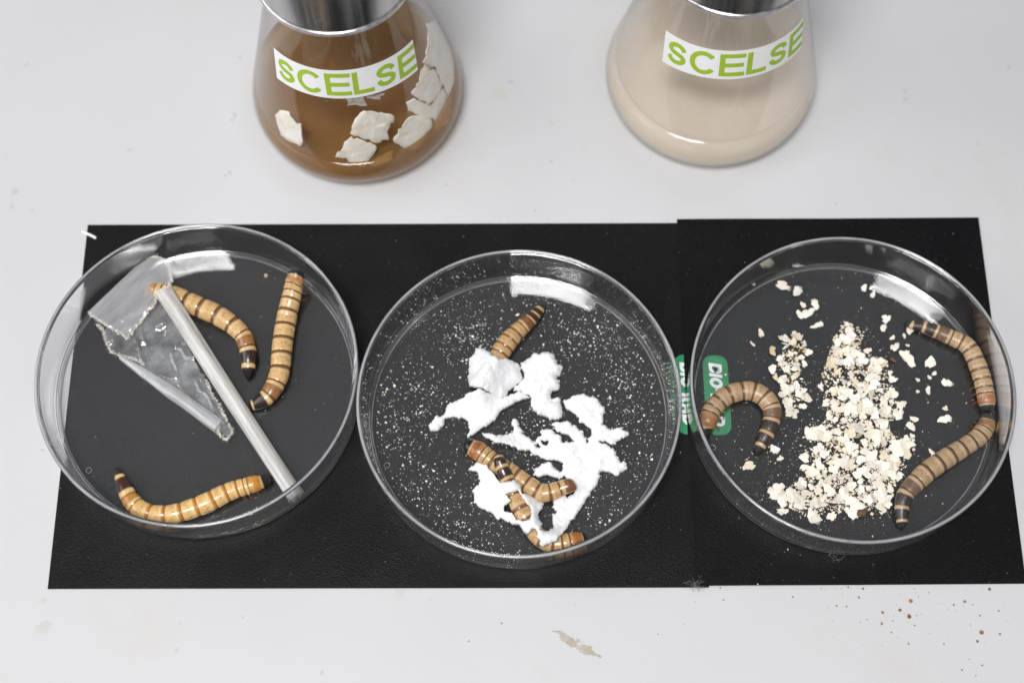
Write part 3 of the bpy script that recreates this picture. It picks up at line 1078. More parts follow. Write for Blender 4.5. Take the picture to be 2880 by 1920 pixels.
for lab, poly, off in chips:
    Q = np.array(poly, float)
    # refine and roughen outline
    out = []
    for i in range(len(Q)):
        a, b = Q[i], Q[(i + 1) % len(Q)]
        m = max(2, int(np.linalg.norm(b - a) / 26))
        for t in np.linspace(0, 1, m, endpoint=False):
            p = a + (b - a) * t
            out.append(p + np.array([random.gauss(0, 6), random.gauss(0, 6)]))
    Q = np.array(out)
    cen = Q.mean(0)
    rings = [1.0, 0.93, 0.7, 0.4]
    n = len(Q)
    verts = []
    for layer in (0, 1):
        for k, s in enumerate(rings):
            for q in Q:
                p = cen + (q - cen) * s
                edge = 0.35 if k == 0 else 0.0
                h = WALL + 0.40 + edge + (2.1 - 2 * edge) * layer + off - 1.6 + 0.22 * vnoise(p[0] / 40, p[1] / 40, off * 3)
                verts.append(cone_hit(FL[0], *vf(*p), h))
        verts.append(cone_hit(FL[0], *vf(*cen), WALL + 0.40 + 2.1 * layer + off - 1.6))
    per = n * len(rings) + 1
    fc = []
    for layer in (0, 1):
        b0 = layer * per
        for k in range(len(rings) - 1):
            for i in range(n):
                j = (i + 1) % n
                q = (b0 + k * n + i, b0 + k * n + j, b0 + (k + 1) * n + j, b0 + (k + 1) * n + i)
                fc.append(q if layer == 0 else q[::-1])
        for i in range(n):
            q = (b0 + 3 * n + i, b0 + 3 * n + (i + 1) % n, b0 + per - 1)
            fc.append(q if layer == 0 else q[::-1])
    for i in range(n):
        j = (i + 1) % n
        fc.append((i, per + i, per + j, j))
    verts = np.array(verts)
    o = mesh_obj('foam_chip', verts, fc, M_CHIP, None, verts.mean(0), sharp=60)
    tag(o, lab, 'foam chip', 'foam chips in the brown flask')

# ------------------------------------------------------------------ larvae
PAL_TAN = dict(plate=rgb(228, 188, 128), cream=rgb(234, 198, 146), band=rgb(132, 88, 42), line=rgb(70, 42, 20), semi=rgb(168, 118, 66), dark=rgb(44, 28, 22), pro=rgb(206, 150, 92), head=rgb(30, 24, 24), cone=rgb(26, 20, 22))
PAL_GOLD = dict(plate=rgb(244, 200, 130), cream=rgb(248, 214, 152), band=rgb(202, 140, 56), line=rgb(150, 92, 32), semi=rgb(206, 150, 76), dark=rgb(72, 38, 24), pro=rgb(226, 156, 66), head=rgb(52, 32, 28), cone=rgb(54, 28, 24))
PAL_MID = dict(plate=rgb(208, 170, 118), cream=rgb(218, 184, 136), band=rgb(140, 92, 44), line=rgb(72, 42, 20), semi=rgb(140, 92, 58), dark=rgb(60, 38, 30), pro=rgb(178, 112, 56), head=rgb(28, 20, 20), cone=rgb(36, 24, 22))
PAL_DUST = dict(plate=rgb(196, 164, 126), cream=rgb(208, 180, 144), band=rgb(120, 86, 54), line=rgb(72, 48, 30), semi=rgb(130, 96, 74), dark=rgb(56, 42, 38), pro=rgb(176, 122, 78), head=rgb(44, 42, 46), cone=rgb(40, 36, 38))
PAL_GREY = dict(plate=rgb(182, 154, 120), cream=rgb(200, 174, 140), band=rgb(112, 82, 54), line=rgb(70, 50, 34), semi=rgb(122, 94, 78), dark=rgb(46, 36, 36), pro=rgb(164, 122, 84), head=rgb(92, 90, 92), cone=rgb(34, 32, 36))
WORM_AXIS = {}


def seg_color(kind, t, pal):
    def sm(a, b, x):
        x = np.clip((x - a) / (b - a), 0, 1)
        return x * x * (3 - 2 * x)

    def mixc(a, b, k):
        return tuple(np.asarray(a) * (1 - k) + np.asarray(b) * k)
    if kind == 'head':
        return tuple(0.4 * e for e in pal['head'])
    body = {'norm': pal['plate'], 'pro': pal['pro'], 'semi': pal['semi'], 'dark': pal['dark'], 'cone': pal['cone']}[kind]
    if kind == 'pro':
        return mixc(mixc(pal['cream'], body, sm(0.03, 0.12, t)), mixc(pal['plate'], body, 0.3), sm(0.55, 0.95, t))
    if kind == 'cone':
        return mixc(mixc(pal['line'], pal['cream'], sm(0.0, 0.06, t)), body, sm(0.26, 0.34, t))
    if kind in ('dark', 'semi'):
        c = mixc(mixc(pal['line'], pal['band'], sm(0.0, 0.05, t)), pal['cream'], sm(0.06, 0.13, t))
        c = mixc(c, body, sm(0.28, 0.36, t))
        return mixc(c, mixc(body, pal['cream'], 0.25), sm(0.93, 1.0, t))
    c = mixc(pal['line'], pal['band'], sm(0.0, 0.07, t))
    c = mixc(c, pal['cream'], sm(0.15, 0.26, t))
    c = mixc(c, body, sm(0.34, 0.55, t))
    return c


def larva(label, view, pts, joints, kinds_tail, pal, mat, zf, zoff=None, legs=True, group='larvae in the dishes', head_in=None):
    """pts: (x, y, width) from head to tail as read in the crop; joints: plate borders from head to tail"""
    di = min(range(3), key=lambda i: math.hypot(at(*view(*pts[3][:2]), zf)[0] - DISH[i][0], at(*view(*pts[3][:2]), zf)[1] - DISH[i][1]))
    cum = np.concatenate([[0], np.cumsum(np.hypot(*np.diff(np.array(pts)[:, :2], axis=0).T))])
    P, Wd = [], []
    for (x, y, w), fr_ in zip(pts, cum / cum[-1]):
        fx, fy = view(x, y)
        fx2, fy2 = view(x + w, y)
        r_px = (fx2 - fx) / 2
        lift = float(np.interp(fr_, *zoff)) if zoff else 0.0
        p = at(fx, fy, zf + 2.0 + lift)
        r = r_px / px_per_mm(p)
        p = at(fx, fy, zf + min(2.6, 0.9 * r) + lift)[:2]
        c = np.array(DISH[di][:2])
        d = np.linalg.norm(p - c)
        lim = 42.85 + 0.03 * lift - r                       # stay clear of the dish wall
        if d > lim:
            p = c + (p - c) * lim / d
        P.append(p); Wd.append(r)
    C = catmull(np.column_stack([np.array(P), Wd]), 24)
    seg = np.hypot(*np.diff(C[:, :2], axis=0).T)
    s = np.concatenate([[0], np.cumsum(seg)])
    total = s[-1]
    C2 = catmull(np.array(pts, float)[:, :2], 24)           # same parameter as C
    sj = [s[np.argmin(np.hypot(C2[:, 0] - x, C2[:, 1] - y))] for x, y in joints]
    sj = [0.0] + list(np.maximum.accumulate(sj)) + [total]
    nseg = len(sj) - 1
    kinds = ['head', 'pro'] + ['norm'] * (nseg - 2 - len(kinds_tail)) + kinds_tail
    ring_s, ring_t, ring_k = [], [], []
    for k in range(nseg):
        L = sj[k + 1] - sj[k]
        if L < 0.05: continue
        m = 9 if kinds[k] == 'head' else 22
        for t in np.linspace(0, 1, m, endpoint=False):
            t2 = t ** 1.25
            ring_s.append(sj[k] + L * t2); ring_t.append(t2); ring_k.append(k)
    ring_s.append(total - 1e-4); ring_t.append(0.999); ring_k.append(nseg - 1)
    ring_s = np.array(ring_s)
    cx, cyy, rad = (np.interp(ring_s, s, C[:, i]) for i in range(3))
    tx, ty = np.gradient(cx, ring_s + np.arange(len(ring_s)) * 1e-9), np.gradient(cyy, ring_s + np.arange(len(ring_s)) * 1e-9)
    # smooth direction from the spline itself
    dx, dy = np.gradient(C[:, 0]), np.gradient(C[:, 1])
    k9 = np.ones(15) / 15
    dx, dy = (np.convolve(np.pad(a, 7, 'edge'), k9, 'valid') for a in (dx, dy))
    tx, ty = np.interp(ring_s, s, dx), np.interp(ring_s, s, dy)
    ln = np.hypot(tx, ty); tx /= ln; ty /= ln
    hr = 0.95
    capf = np.where(ring_s < hr, np.sqrt(np.clip(1 - (1 - ring_s / hr) ** 2, 0.004, 1)), 1.0)
    tr = 0.7
    e = total - ring_s
    capf = capf * np.where(e < tr, np.sqrt(np.clip(1 - (1 - e / tr) ** 2, 0.004, 1)), 1.0)
    rad = rad * capf
    nA = 30
    verts, cols, uvs = [], [], []
    seed = random.uniform(0, 50)
    for i in range(len(ring_s)):
        t, k = ring_t[i], ring_k[i]
        kd = kinds[k]
        if kd == 'head':
            m = 1.0
        else:
            m = 0.945 + 0.055 * min(1, t / 0.22) ** 0.7 + 0.022 * math.sin(math.pi * min(1, t)) - 0.012 * max(0, (t - 0.85) / 0.15)
        r = rad[i] * m
        zo = float(np.interp(ring_s[i] / total, *zoff)) if zoff else 0.0
        vz = 0.90
        zc = zf + 0.05 + vz * rad[i] + zo
        nx_, ny_ = -ty[i], tx[i]
        for a in range(nA):
            w = 2 * math.pi * a / nA
            ca, sa = math.cos(w), math.sin(w)
            rr = r * (1 + 0.010 * vnoise(ring_s[i] * 0.9, a * 0.45, seed))
            z = zc + vz * rr * sa * (1.0 if sa > 0 else 0.92)
            side = rr * ca * (1.0 + 0.015 * abs(ca) ** 6)
            verts.append((cx[i] + nx_ * side, cyy[i] + ny_ * side, z))
            j = 0.035 * vnoise(a * 0.35, k * 3.1, seed + 3) / max(0.3, sj[k + 1] - sj[k]) * 3
            c = np.array(seg_color(kd, min(0.999, max(0, t + (j if 0.1 < t < 0.95 else 0))), pal))
            # belly paler than the back on normal plates, mottled pronotum
            if kd == 'pro':
                q = 0.5 + 0.5 * vnoise(ring_s[i] * 1.1, ca * 2, seed + 8)
                c = c * (1 - 0.9 * max(0, q - 0.40) * (1 if sa > 0 else 0))
            if kd in ('dark', 'semi') and abs(ca) < 0.09 and sa > 0:
                c = c * 0.7 + np.array(pal['cream']) * 0.12
            c = c * (1 + 0.07 * vnoise(ring_s[i] * 2.1, a * 0.6, seed + 20))
            cols.append(np.clip(c * 0.80, 0, 1)); uvs.append((k + t, a / nA))
    faces = []
    nr = len(ring_s)
    for i in range(nr - 1):
        for a in range(nA):
            b = (a + 1) % nA
            faces.append((i * nA + a, i * nA + b, (i + 1) * nA + b, (i + 1) * nA + a))
    faces.append(tuple(range(nA))[::-1])
    faces.append(tuple(range((nr - 1) * nA, nr * nA)))
    mid = (cx[nr // 2], cyy[nr // 2], zf)
    root = empty('larva', mid)
    tag(root, label, 'larva', group)
    mesh_obj('body', verts, faces, mat, root, mid, cols=np.array(cols), uvs=uvs)
    # three pairs of legs behind the head and a pair of feelers
    if legs:
        for q in (0.5, 0.5, 0.5):
            pass
        for li, jn in enumerate((1.5, 2.5, 3.5)):
            k = int(jn)
            ss = sj[k] + (sj[k + 1] - sj[k]) * 0.5
            x0, y0, r0 = (np.interp(ss, s, C[:, i]) for i in range(3))
            ddx, ddy = np.interp(ss, s, dx), np.interp(ss, s, dy)
            l_ = math.hypot(ddx, ddy); ddx /= l_; ddy /= l_
            zo = float(np.interp(ss / total, *zoff)) if zoff else 0.0
            for sd in (-1, 1):
                nx_, ny_ = -ddy * sd, ddx * sd
                pth = [(x0 + nx_ * r0 * 0.6, y0 + ny_ * r0 * 0.6, zf + zo + 0.8), (x0 + nx_ * r0 * 1.02, y0 + ny_ * r0 * 1.02, zf + zo + 0.75),
                       (x0 + nx_ * (r0 + 0.95) - ddx * 0.45, y0 + ny_ * (r0 + 0.95) - ddy * 0.45, zf + zo + 0.45), (x0 + nx_ * (r0 + 1.35) - ddx * 1.05, y0 + ny_ * (r0 + 1.35) - ddy * 1.05, zf + zo + 0.10)]
                v, f = tube(catmull(pth, 4), np.linspace(0.28, 0.09, 13), 6)
                mesh_obj('leg', v, f, M_LEG, root, mid)
        x0, y0, r0 = C[0][0], C[0][1], 1.0
        ddx, ddy = dx[3], dy[3]
        l_ = math.hypot(ddx, ddy); ddx /= l_; ddy /= l_
        zo = float(np.interp(0, *zoff)) if zoff else 0.0
        for sd in (-1, 1):
            pth = [(x0 + ddx * 0.6 - ddy * sd * 0.7, y0 + ddy * 0.6 + ddx * sd * 0.7, zf + zo + 1.5), (x0 - ddx * 0.3 - ddy * sd * 1.0, y0 - ddy * 0.3 + ddx * sd * 1.0, zf + zo + 1.4),
                   (x0 - ddx * 0.9 - ddy * sd * 1.25, y0 - ddy * 0.9 + ddx * sd * 1.25, zf + zo + 1.2)]
            v, f = tube(catmull(pth, 4), np.linspace(0.13, 0.05, 9), 5)
            mesh_obj('feeler', v, f, M_LEG, root, mid)
    WORM_AXIS[label] = C
    return root


vA = V(420, 740, 3.5646)
larva('tan larva sticking out from under the plastic film, dark tail pointing down', vA,
      [(-60, 235, 120), (0, 252, 165), (80, 275, 185), (170, 305, 195), (280, 340, 200), (400, 396, 204), (565, 468, 208), (695, 528, 205), (845, 630, 185), (945, 735, 176), (985, 855, 170), (997, 960, 160), (992, 1060, 132), (992, 1110, 98), (1002, 1180, 30)],
      [(-10, 250), (70, 272), (120, 290), (190, 312), (360, 378), (507, 444), (672, 520), (825, 615), (932, 715), (985, 845), (992, 1015)],
      ['semi', 'dark', 'cone'], PAL_TAN, M_WORM, ZF[0], zoff=([0, 1], [0, 0]))
larva('tan larva with black head against the right side of the left dish', vA,
      [(1492, 46, 120), (1484, 98, 150), (1464, 190, 178), (1440, 300, 186), (1415, 400, 194), (1390, 500, 197), (1365, 620, 202), (1345, 740, 202), (1330, 860, 202), (1322, 960, 200), (1313, 1060, 196), (1290, 1150, 196), (1250, 1240, 190), (1190, 1330, 176), (1110, 1390, 146), (1030, 1424, 104), (985, 1450, 40)],
      [(1470, 158), (1452, 245), (1440, 300), (1422, 372), (1396, 482), (1364, 612), (1343, 752), (1328, 898), (1315, 1045), (1275, 1195), (1192, 1322), (1048, 1416)],
      ['semi', 'dark', 'cone'], PAL_TAN, M_WORM, ZF[0], zoff=([0, 0.05, 0.14, 0.3, 1], [6.8, 5.6, 2.2, 0, 0]))
vL3 = V(280, 1320, 3.92)
larva('golden yellow larva curved along the front of the left dish', vL3,
      [(1905, 90, 90), (1860, 108, 125), (1800, 130, 150), (1720, 152, 182), (1620, 182, 188), (1530, 208, 196), (1420, 248, 205), (1320, 296, 214), (1180, 366, 220), (1040, 422, 216), (890, 470, 214), (750, 495, 208), (600, 490, 203), (460, 440, 198), (355, 345, 196), (300, 250, 178), (262, 168, 158), (228, 92, 122), (210, 38, 88), (190, -22, 24)],
      [(1785, 135), (1645, 172), (1605, 185), (1530, 208), (1412, 250), (1262, 325), (1085, 405), (915, 462), (732, 496), (565, 480), (400, 395), (330, 305), (235, 105)],
      ['semi', 'dark', 'cone'], PAL_GOLD, M_WORM, ZF[0])
vC = V(1180, 820, 3.564)
larva('larva half buried under the top foam block, dark tail pointing to upper right', vC,
      [(600, 1010, 110), (630, 960, 165), (680, 860, 185), (740, 745, 190), (790, 650, 194), (842, 562, 196), (905, 480, 190), (968, 412, 176), (1040, 345, 160), (1110, 285, 142), (1165, 226, 120), (1208, 178, 96), (1240, 148, 62), (1264, 124, 24)],
      [(618, 980), (660, 900), (690, 840), (730, 765), (800, 632), (838, 560), (895, 488), (955, 420), (1020, 355), (1098, 290), (1150, 240), (1195, 190)],
      ['semi', 'dark', 'dark', 'cone'], PAL_MID, M_WORM, ZF[1])
vD = V(1260, 1140, 3.564)
larva('brown headed larva lying across the middle of the foam scraps', vD,
      [(150, 388, 125), (205, 404, 165), (300, 452, 194), (385, 512, 190), (470, 575, 184), (600, 652, 180), (690, 712, 178), (780, 778, 180), (862, 835, 186), (940, 872, 185), (1020, 870, 178), (1090, 845, 166), (1160, 818, 154), (1215, 802, 146), (1262, 796, 110), (1290, 790, 40)],
      [(240, 420), (345, 482), (392, 518), (440, 552), (580, 640), (672, 700), (780, 775), (885, 848), (1012, 870), (1115, 836)],
      ['norm', 'semi'], PAL_MID, M_WORM, ZF[1], zoff=([0, 0.7, 0.9, 1], [0, 0, 1.6, 2.2]))
larva('larva threaded beneath the lower foam ring, dark tail lying over another larva', vD,
      [(1398, 1328, 100), (1365, 1335, 140), (1310, 1346, 170), (1210, 1366, 186), (1110, 1382, 184), (990, 1370, 176), (890, 1292, 176), (820, 1192, 182), (760, 1092, 190), (702, 982, 178), (640, 850, 165), (578, 705, 150), (532, 592, 132), (508, 520, 104), (496, 470, 34)],
      [(1350, 1340), (1225, 1362), (1150, 1378), (1060, 1385), (960, 1350), (860, 1260), (800, 1155), (738, 1048), (660, 905), (605, 770), (556, 640), (512, 530)],
      ['semi', 'dark', 'dark', 'cone'], PAL_MID, M_WORM, ZF[1], zoff=([0, 0.5, 0.7, 0.82, 0.92, 1], [0, 0, 0.4, 2.6, 4.2, 3.6]))
vE = V(1920, 1040, 5.6)
larva('dusty larva bent into a hook over the green logo in the right dish', vE,
      [(392, 1080, 110), (370, 1000, 170), (358, 925, 222), (390, 830, 282), (432, 690, 290), (512, 570, 294), (630, 450, 300), (780, 372, 302), (955, 332, 300), (1100, 338, 304), (1230, 392, 302), (1330, 482, 300), (1398, 600, 290), (1410, 720, 277), (1385, 850, 272), (1338, 970, 256), (1285, 1080, 236), (1230, 1182, 188), (1190, 1262, 128), (1152, 1350, 24)],
      [(362, 935), (425, 700), (475, 618), (560, 515), (715, 398), (922, 335), (1105, 338), (1270, 425), (1385, 572), (1402, 760), (1335, 972), (1235, 1172)],
      ['semi', 'dark', 'dark', 'cone'], PAL_DUST, M_WORM_D, ZF[2])
vF = V(2480, 860, 4.1275)
larva('dusty larva bent along the right wall of the right dish, nose to nose with another', vF,
      [(1226, 1262, 90), (1224, 1200, 150), (1220, 1130, 190), (1212, 1050, 202), (1205, 960, 202), (1190, 870, 204), (1166, 780, 206), (1132, 680, 204), (1092, 590, 200), (1040, 510, 200), (960, 440, 196), (862, 392, 188), (722, 332, 180), (572, 272, 160), (432, 232, 130), (350, 220, 108), (305, 200, 80), (270, 182, 30)],
      [(1221, 1160), (1214, 1030), (1206, 965), (1192, 862), (1156, 755), (1110, 632), (1035, 515), (925, 422), (805, 365), (660, 305), (515, 255), (365, 222)],
      ['semi', 'dark', 'dark', 'cone'], PAL_DUST, M_WORM_D, ZF[2], zoff=([0, 1], [0.2, 0]))
vG = V(2440, 1140, 4.127)
larva('dusty grey headed larva reaching from the right wall to its dark tail by the oats', vG,
      [(1420, 105, 110), (1418, 150, 170), (1390, 232, 202), (1332, 312, 210), (1260, 388, 206), (1170, 450, 208), (1080, 510, 216), (960, 582, 226), (840, 662, 232), (722, 742, 234), (622, 832, 230), (532, 922, 218), (455, 1010, 204), (422, 1082, 194), (402, 1160, 178), (396, 1260, 150), (400, 1350, 130), (402, 1402, 92), (402, 1446, 24)],
      [(1408, 190), (1362, 275), (1310, 335), (1225, 415), (1115, 490), (985, 566), (845, 660), (700, 762), (575, 880), (455, 1005), (402, 1165), (400, 1325)],
      ['semi', 'dark', 'dark', 'cone'], PAL_GREY, M_WORM_D, ZF[2])

# ------------------------------------------------------------------ foam scraps in the middle dish
axes_over = [k for k in WORM_AXIS if 'half buried' in k or 'threaded' in k]


def foam_base(x, y):
    zb = np.full(x.shape, ZF[1] + 0.15)
    for k in axes_over:
        C = WORM_AXIS[k][::6]
        d = np.min(np.hypot(x[:, None] - C[None, :, 0], y[:, None] - C[None, :, 1]), axis=1)
        zb = np.maximum(zb, ZF[1] + 0.15 + 4.9 * np.exp(-(d / 3.9) ** 2))
    return zb


def scrap(label, view, polys, holes, thick, zlift, seed, ragged=0.55, over=True):
    # outline as measured, set at the height the scrap really has where it rides over a larva
    W = [np.array([view(x, y) for x, y in q]) for q in polys]
    Hh = [np.array([view(x, y) for x, y in q]) for q in holes]
    allq = np.concatenate(W)
    lo, hi = allq.min(0) - 15, allq.max(0) + 15
    r = 0.20
    QX, QY = np.meshgrid(np.arange(lo[0], hi[0], 1.95), np.arange(hi[1], lo[1], -1.95), indexing='ij')
    wx = fbm(QX / 15.5, QY / 15.5, seed, 4) * ragged * 9.7
    wy = fbm(QX / 15.5, QY / 15.5, seed + 31, 4) * ragged * 9.7
    mk = np.zeros(QX.shape, bool)
    for q in W: mk |= inside(q, QX + wx, QY + wy)
    for q in Hh: mk &= ~inside(q, QX + wx, QY + wy)
    zz = np.full(QX.shape, ZF[1] + zlift + thick * 0.7)
    for _ in range(3):
        X, Y = at_many(QX, QY, zz)
        if over:
            zz = foam_base(X.ravel(), Y.ravel()).reshape(X.shape) + zlift + thick * 0.6
    allp = np.stack([X[mk], Y[mk]], 1)
    jit = r * 0.35

    def zb(x, y):
        b = foam_base(x, y) if over else np.full(x.shape, ZF[1] + 0.15)
        return b + zlift + 0.25 * fbm(x / 4, y / 4, seed + 5)

    def th(x, y, d):
        k = np.clip(d * r / (thick * 0.62), 0, 1)
        prof_ = np.sqrt(1 - (1 - k) ** 2)
        return thick * (0.12 + 0.88 * prof_) * (1 + 0.12 * fbm(x / 2.6, y / 2.6, seed + 60)) + 0.12 * fbm(x / 0.8, y / 0.8, seed + 80, 3)
    X2 = X + jit * (rng.random(X.shape) - 0.5) * 2
    Y2 = Y + jit * (rng.random(X.shape) - 0.5) * 2
    o = slab_from_mask('foam_scrap', X2, Y2, mk, zb, th, M_FOAM, None, (float(allp[:, 0].mean()), float(allp[:, 1].mean()), ZF[1]), nmax=30)
    tag(o, label, 'foam scrap', 'white foam scraps in the middle dish')
    return o


scrap('thick white foam block topmost in the middle dish', vC,
      [[(560, 555), (640, 555), (720, 620), (800, 650), (890, 680), (990, 710), (1010, 760), (1040, 850), (1000, 900), (930, 960), (880, 1040), (860, 1065), (800, 1060), (720, 1010), (620, 970), (520, 930), (480, 890), (495, 760), (510, 660), (535, 600)]], [], 3.2, 0.3, 1.7)
scrap('flat wing shaped white foam scrap with a thin hooked arm at the left', vC,
      [[(600, 960), (720, 1010), (800, 1055), (870, 1040), (900, 1020), (1000, 990), (1110, 1040), (1060, 1070), (980, 1100), (840, 1170), (770, 1250), (700, 1330), (620, 1370), (560, 1420), (480, 1460), (495, 1350), (480, 1300), (430, 1260), (350, 1255), (250, 1275), (240, 1340), (180, 1385), (110, 1380), (100, 1340), (160, 1260), (230, 1220), (270, 1140), (380, 1080), (500, 1000)]], [], 2.2, 0.1, 4.4)
scrap('rounded white foam block to the right of the thickest one', vC,
      [[(1005, 720), (1080, 650), (1160, 605), (1290, 595), (1360, 640), (1385, 690), (1440, 760), (1410, 810), (1375, 850), (1395, 900), (1400, 970), (1310, 985), (1330, 1060), (1420, 1085), (1440, 1180), (1420, 1250), (1340, 1270), (1240, 1240), (1150, 1190), (1105, 1120), (1120, 1050), (1060, 1010), (960, 985), (905, 1005), (935, 965), (1004, 902), (1044, 850)]], [], 3.4, 0.0, 8.1)
net = [
    [(1140, -60), (1240, -110), (1330, -130), (1450, -110), (1530, -60), (1575, 20), (1560, 130), (1570, 200), (1620, 230), (1720, 210), (1840, 265), (1760, 310), (1690, 390), (1600, 370), (1520, 350), (1430, 370), (1400, 340), (1420, 250), (1380, 200), (1310, 150), (1300, 100), (1230, 60), (1180, 30)],
    [(1040, 180), (1080, 150), (1180, 150), (1290, 190), (1370, 250), (1395, 330), (1400, 420), (1340, 450), (1260, 390), (1170, 290), (1100, 240)],
    [(320, 255), (400, 275), (520, 298), (600, 298), (640, 270), (630, 180), (660, 150), (715, 165), (730, 230), (770, 290), (830, 340), (900, 395), (1000, 410), (1130, 420), (1220, 480), (1190, 570), (1060, 550), (960, 530), (850, 490), (760, 450), (640, 410), (500, 370), (400, 335), (340, 305)],
    [(850, 350), (920, 290), (950, 240), (1050, 240), (1130, 290), (1180, 350), (1260, 380), (1400, 400), (1430, 480), (1200, 500), (1000, 440), (880, 400)],
    [(1150, 570), (1170, 470), (1300, 420), (1410, 360), (1520, 355), (1640, 410), (1700, 500), (1735, 580), (1790, 570), (1800, 630), (1740, 680), (1690, 705), (1600, 670), (1520, 650), (1515, 750), (1480, 830), (1400, 900), (1370, 990), (1300, 1050), (1270, 1120), (1220, 1180), (1180, 1250), (1100, 1330), (1020, 1390), (960, 1420), (925, 1390), (890, 1330), (900, 1290), (950, 1270), (1000, 1260), (1065, 1240), (1062, 1150), (1060, 1060), (1040, 960), (1040, 850), (1080, 835), (1130, 885), (1190, 905), (1250, 865), (1265, 800), (1240, 740), (1180, 715), (1110, 745), (1130, 660)],
    [(830, 690), (900, 620), (1000, 550), (1050, 620), (1140, 660), (1130, 750), (1000, 705), (900, 725)],
    [(205, 640), (260, 565), (330, 570), (400, 620), (470, 690), (520, 760), (600, 760), (680, 750), (740, 810), (760, 880), (850, 915), (950, 965), (965, 1020), (920, 1100), (940, 1180), (950, 1240), (1040, 1260), (1030, 1380), (960, 1410), (890, 1330), (905, 1260), (830, 1230), (800, 1300), (700, 1210), (600, 1170), (480, 1120), (330, 1020), (255, 980), (250, 900), (270, 790), (320, 750), (280, 680)]]
net_holes = [[(590, 880), (640, 860), (700, 870), (740, 930), (780, 1000), (830, 1060), (825, 1120), (790, 1155), (690, 1130), (620, 1080), (570, 1040), (560, 1000), (640, 970), (630, 930)],
             [(945, 355), (985, 340), (1000, 385), (965, 380)], [(1160, 300), (1190, 320), (1225, 365), (1195, 395), (1170, 350)], [(890, 365), (915, 370), (912, 398), (895, 392)]]
scrap('large lacy web of gnawed white foam in the lower middle dish', vD, net, net_holes, 1.9, 0.0, 12.9, 0.6)

# ------------------------------------------------------------------ crumbs
octa = (np.array([(1, 0, 0), (-1, 0, 0), (0, 1, 0), (0, -1, 0), (0, 0, 1), (0, 0, -1)], float), [(0, 2, 4), (2, 1, 4), (1, 3, 4), (3, 0, 4), (2, 0, 5), (1, 2, 5), (3, 1, 5), (0, 3, 5)])


def crumbs(name, pts, sizes, colors, label, parent=None, flat=0.7):
    V_, F_, C_ = [], [], []
    for (x, y, z), s, c in zip(pts, sizes, colors):
        v = octa[0] * (1 + 0.45 * (rng.random((6, 3)) - 0.5)) * np.array([s * rng.uniform(0.7, 1.5), s * rng.uniform(0.7, 1.3), s * flat])
        a = rng.uniform(0, math.pi)
        v = v @ np.array([[math.cos(a), -math.sin(a), 0], [math.sin(a), math.cos(a), 0], [0, 0, 1]])
        V_.append(v + np.array([x, y, z + s * flat * 0.8])); F_.append(octa[1]); C_ += [c] * 6
    v, f = merge(list(zip(V_, F_)))
    o = mesh_obj(name, v, f, M_CRUMB, parent, cols=np.array(C_), smooth=False)
    tag(o, label, None, None, 'stuff')
    return o


def in_dish(i, x, y, rmax=41.0):
    return math.hypot(x - DISH[i][0], y - DISH[i][1]) < rmax


pts, sz, cl = [], [], []
clusters = [((1290, 960), 40, 130), ((1350, 930), 30, 70), ((1210, 1110), 60, 160), ((1160, 1250), 70, 170), ((1180, 1380), 50, 120), ((1320, 1440), 60, 140), ((1390, 1330), 60, 90), ((1620, 960), 50, 150), ((1700, 920), 40, 110),
            ((1760, 1090), 45, 150), ((1780, 1180), 40, 90), ((1750, 1000), 40, 90), ((1120, 1180), 50, 110), ((1730, 1390), 60, 110), ((1650, 1440), 60, 90), ((1480, 1290), 80, 150), ((1530, 1210), 60, 90), ((1240, 870), 60, 80), ((1420, 860), 70, 80), ((1540, 860), 60, 80),
            ((1100, 1080), 50, 90), ((1380, 1530), 50, 70), ((1260, 1500), 40, 50), ((1800, 1290), 35, 70), ((1460, 1240), 60, 60), ((1690, 1080), 50, 60), ((1560, 1500), 60, 60)]
for (cx, cyy), sd, n in clusters:
    for _ in range(n):
        p = at(random.gauss(cx, sd), random.gauss(cyy, sd), ZF[1])
        if in_dish(1, p[0], p[1]):
            pts.append(p); sz.append(min(0.42, max(0.06, random.lognormvariate(-2.05, 0.45))))
            cl.append(random.choice([rgb(238, 233, 222), rgb(242, 239, 232), rgb(230, 219, 198), rgb(246, 244, 240)]))
for _ in range(900):
    a, r = random.uniform(0, 2 * math.pi), 41 * math.sqrt(random.random())
    pts.append((DISH[1][0] + r * math.cos(a), DISH[1][1] + r * math.sin(a), ZF[1])); sz.append(random.uniform(0.05, 0.13)); cl.append(rgb(236, 230, 216))
crumbs('foam_crumbs', pts, sz, cl, 'cream foam crumbs strewn over the floor of the middle dish')
# crumbs clinging to the middle dish's wall
pts, sz, cl = [], [], []
for _ in range(420):
    a = random.choice([random.gauss(math.radians(18), 0.28), random.uniform(0, 2 * math.pi), random.gauss(math.radians(125), 0.25), random.gauss(math.radians(190), 0.3)])
    z = random.uniform(2.5, 15.5) if random.random() < 0.8 else 16.4
    r = (42.75 + (z - 3.5) * 0.072) if z < 16 else 44.3
    pts.append((DISH[1][0] + r * math.cos(a), DISH[1][1] + r * math.sin(a), DISH[1][2] + z - 0.1)); sz.append(random.uniform(0.06, 0.20)); cl.append(rgb(238, 232, 218))
crumbs('wall_crumbs', pts, sz, cl, 'pale crumbs clinging to the wall of the middle dish')
# dust in the left dish
pts, sz, cl = [], [], []
for _ in range(2600):
    a, r = random.uniform(0, 2 * math.pi), 42 * math.sqrt(random.random())
    pts.append((DISH[0][0] + r * math.cos(a), DISH[0][1] + r * math.sin(a), ZF[0])); sz.append(min(0.15, random.lognormvariate(-3.25, 0.42))); cl.append(random.choice([rgb(150, 150, 152), rgb(190, 190, 190), rgb(176, 170, 164), rgb(225, 224, 222)]))
crumbs('dust_specks', pts, sz, cl, 'fine pale dust on the floor of the left dish')
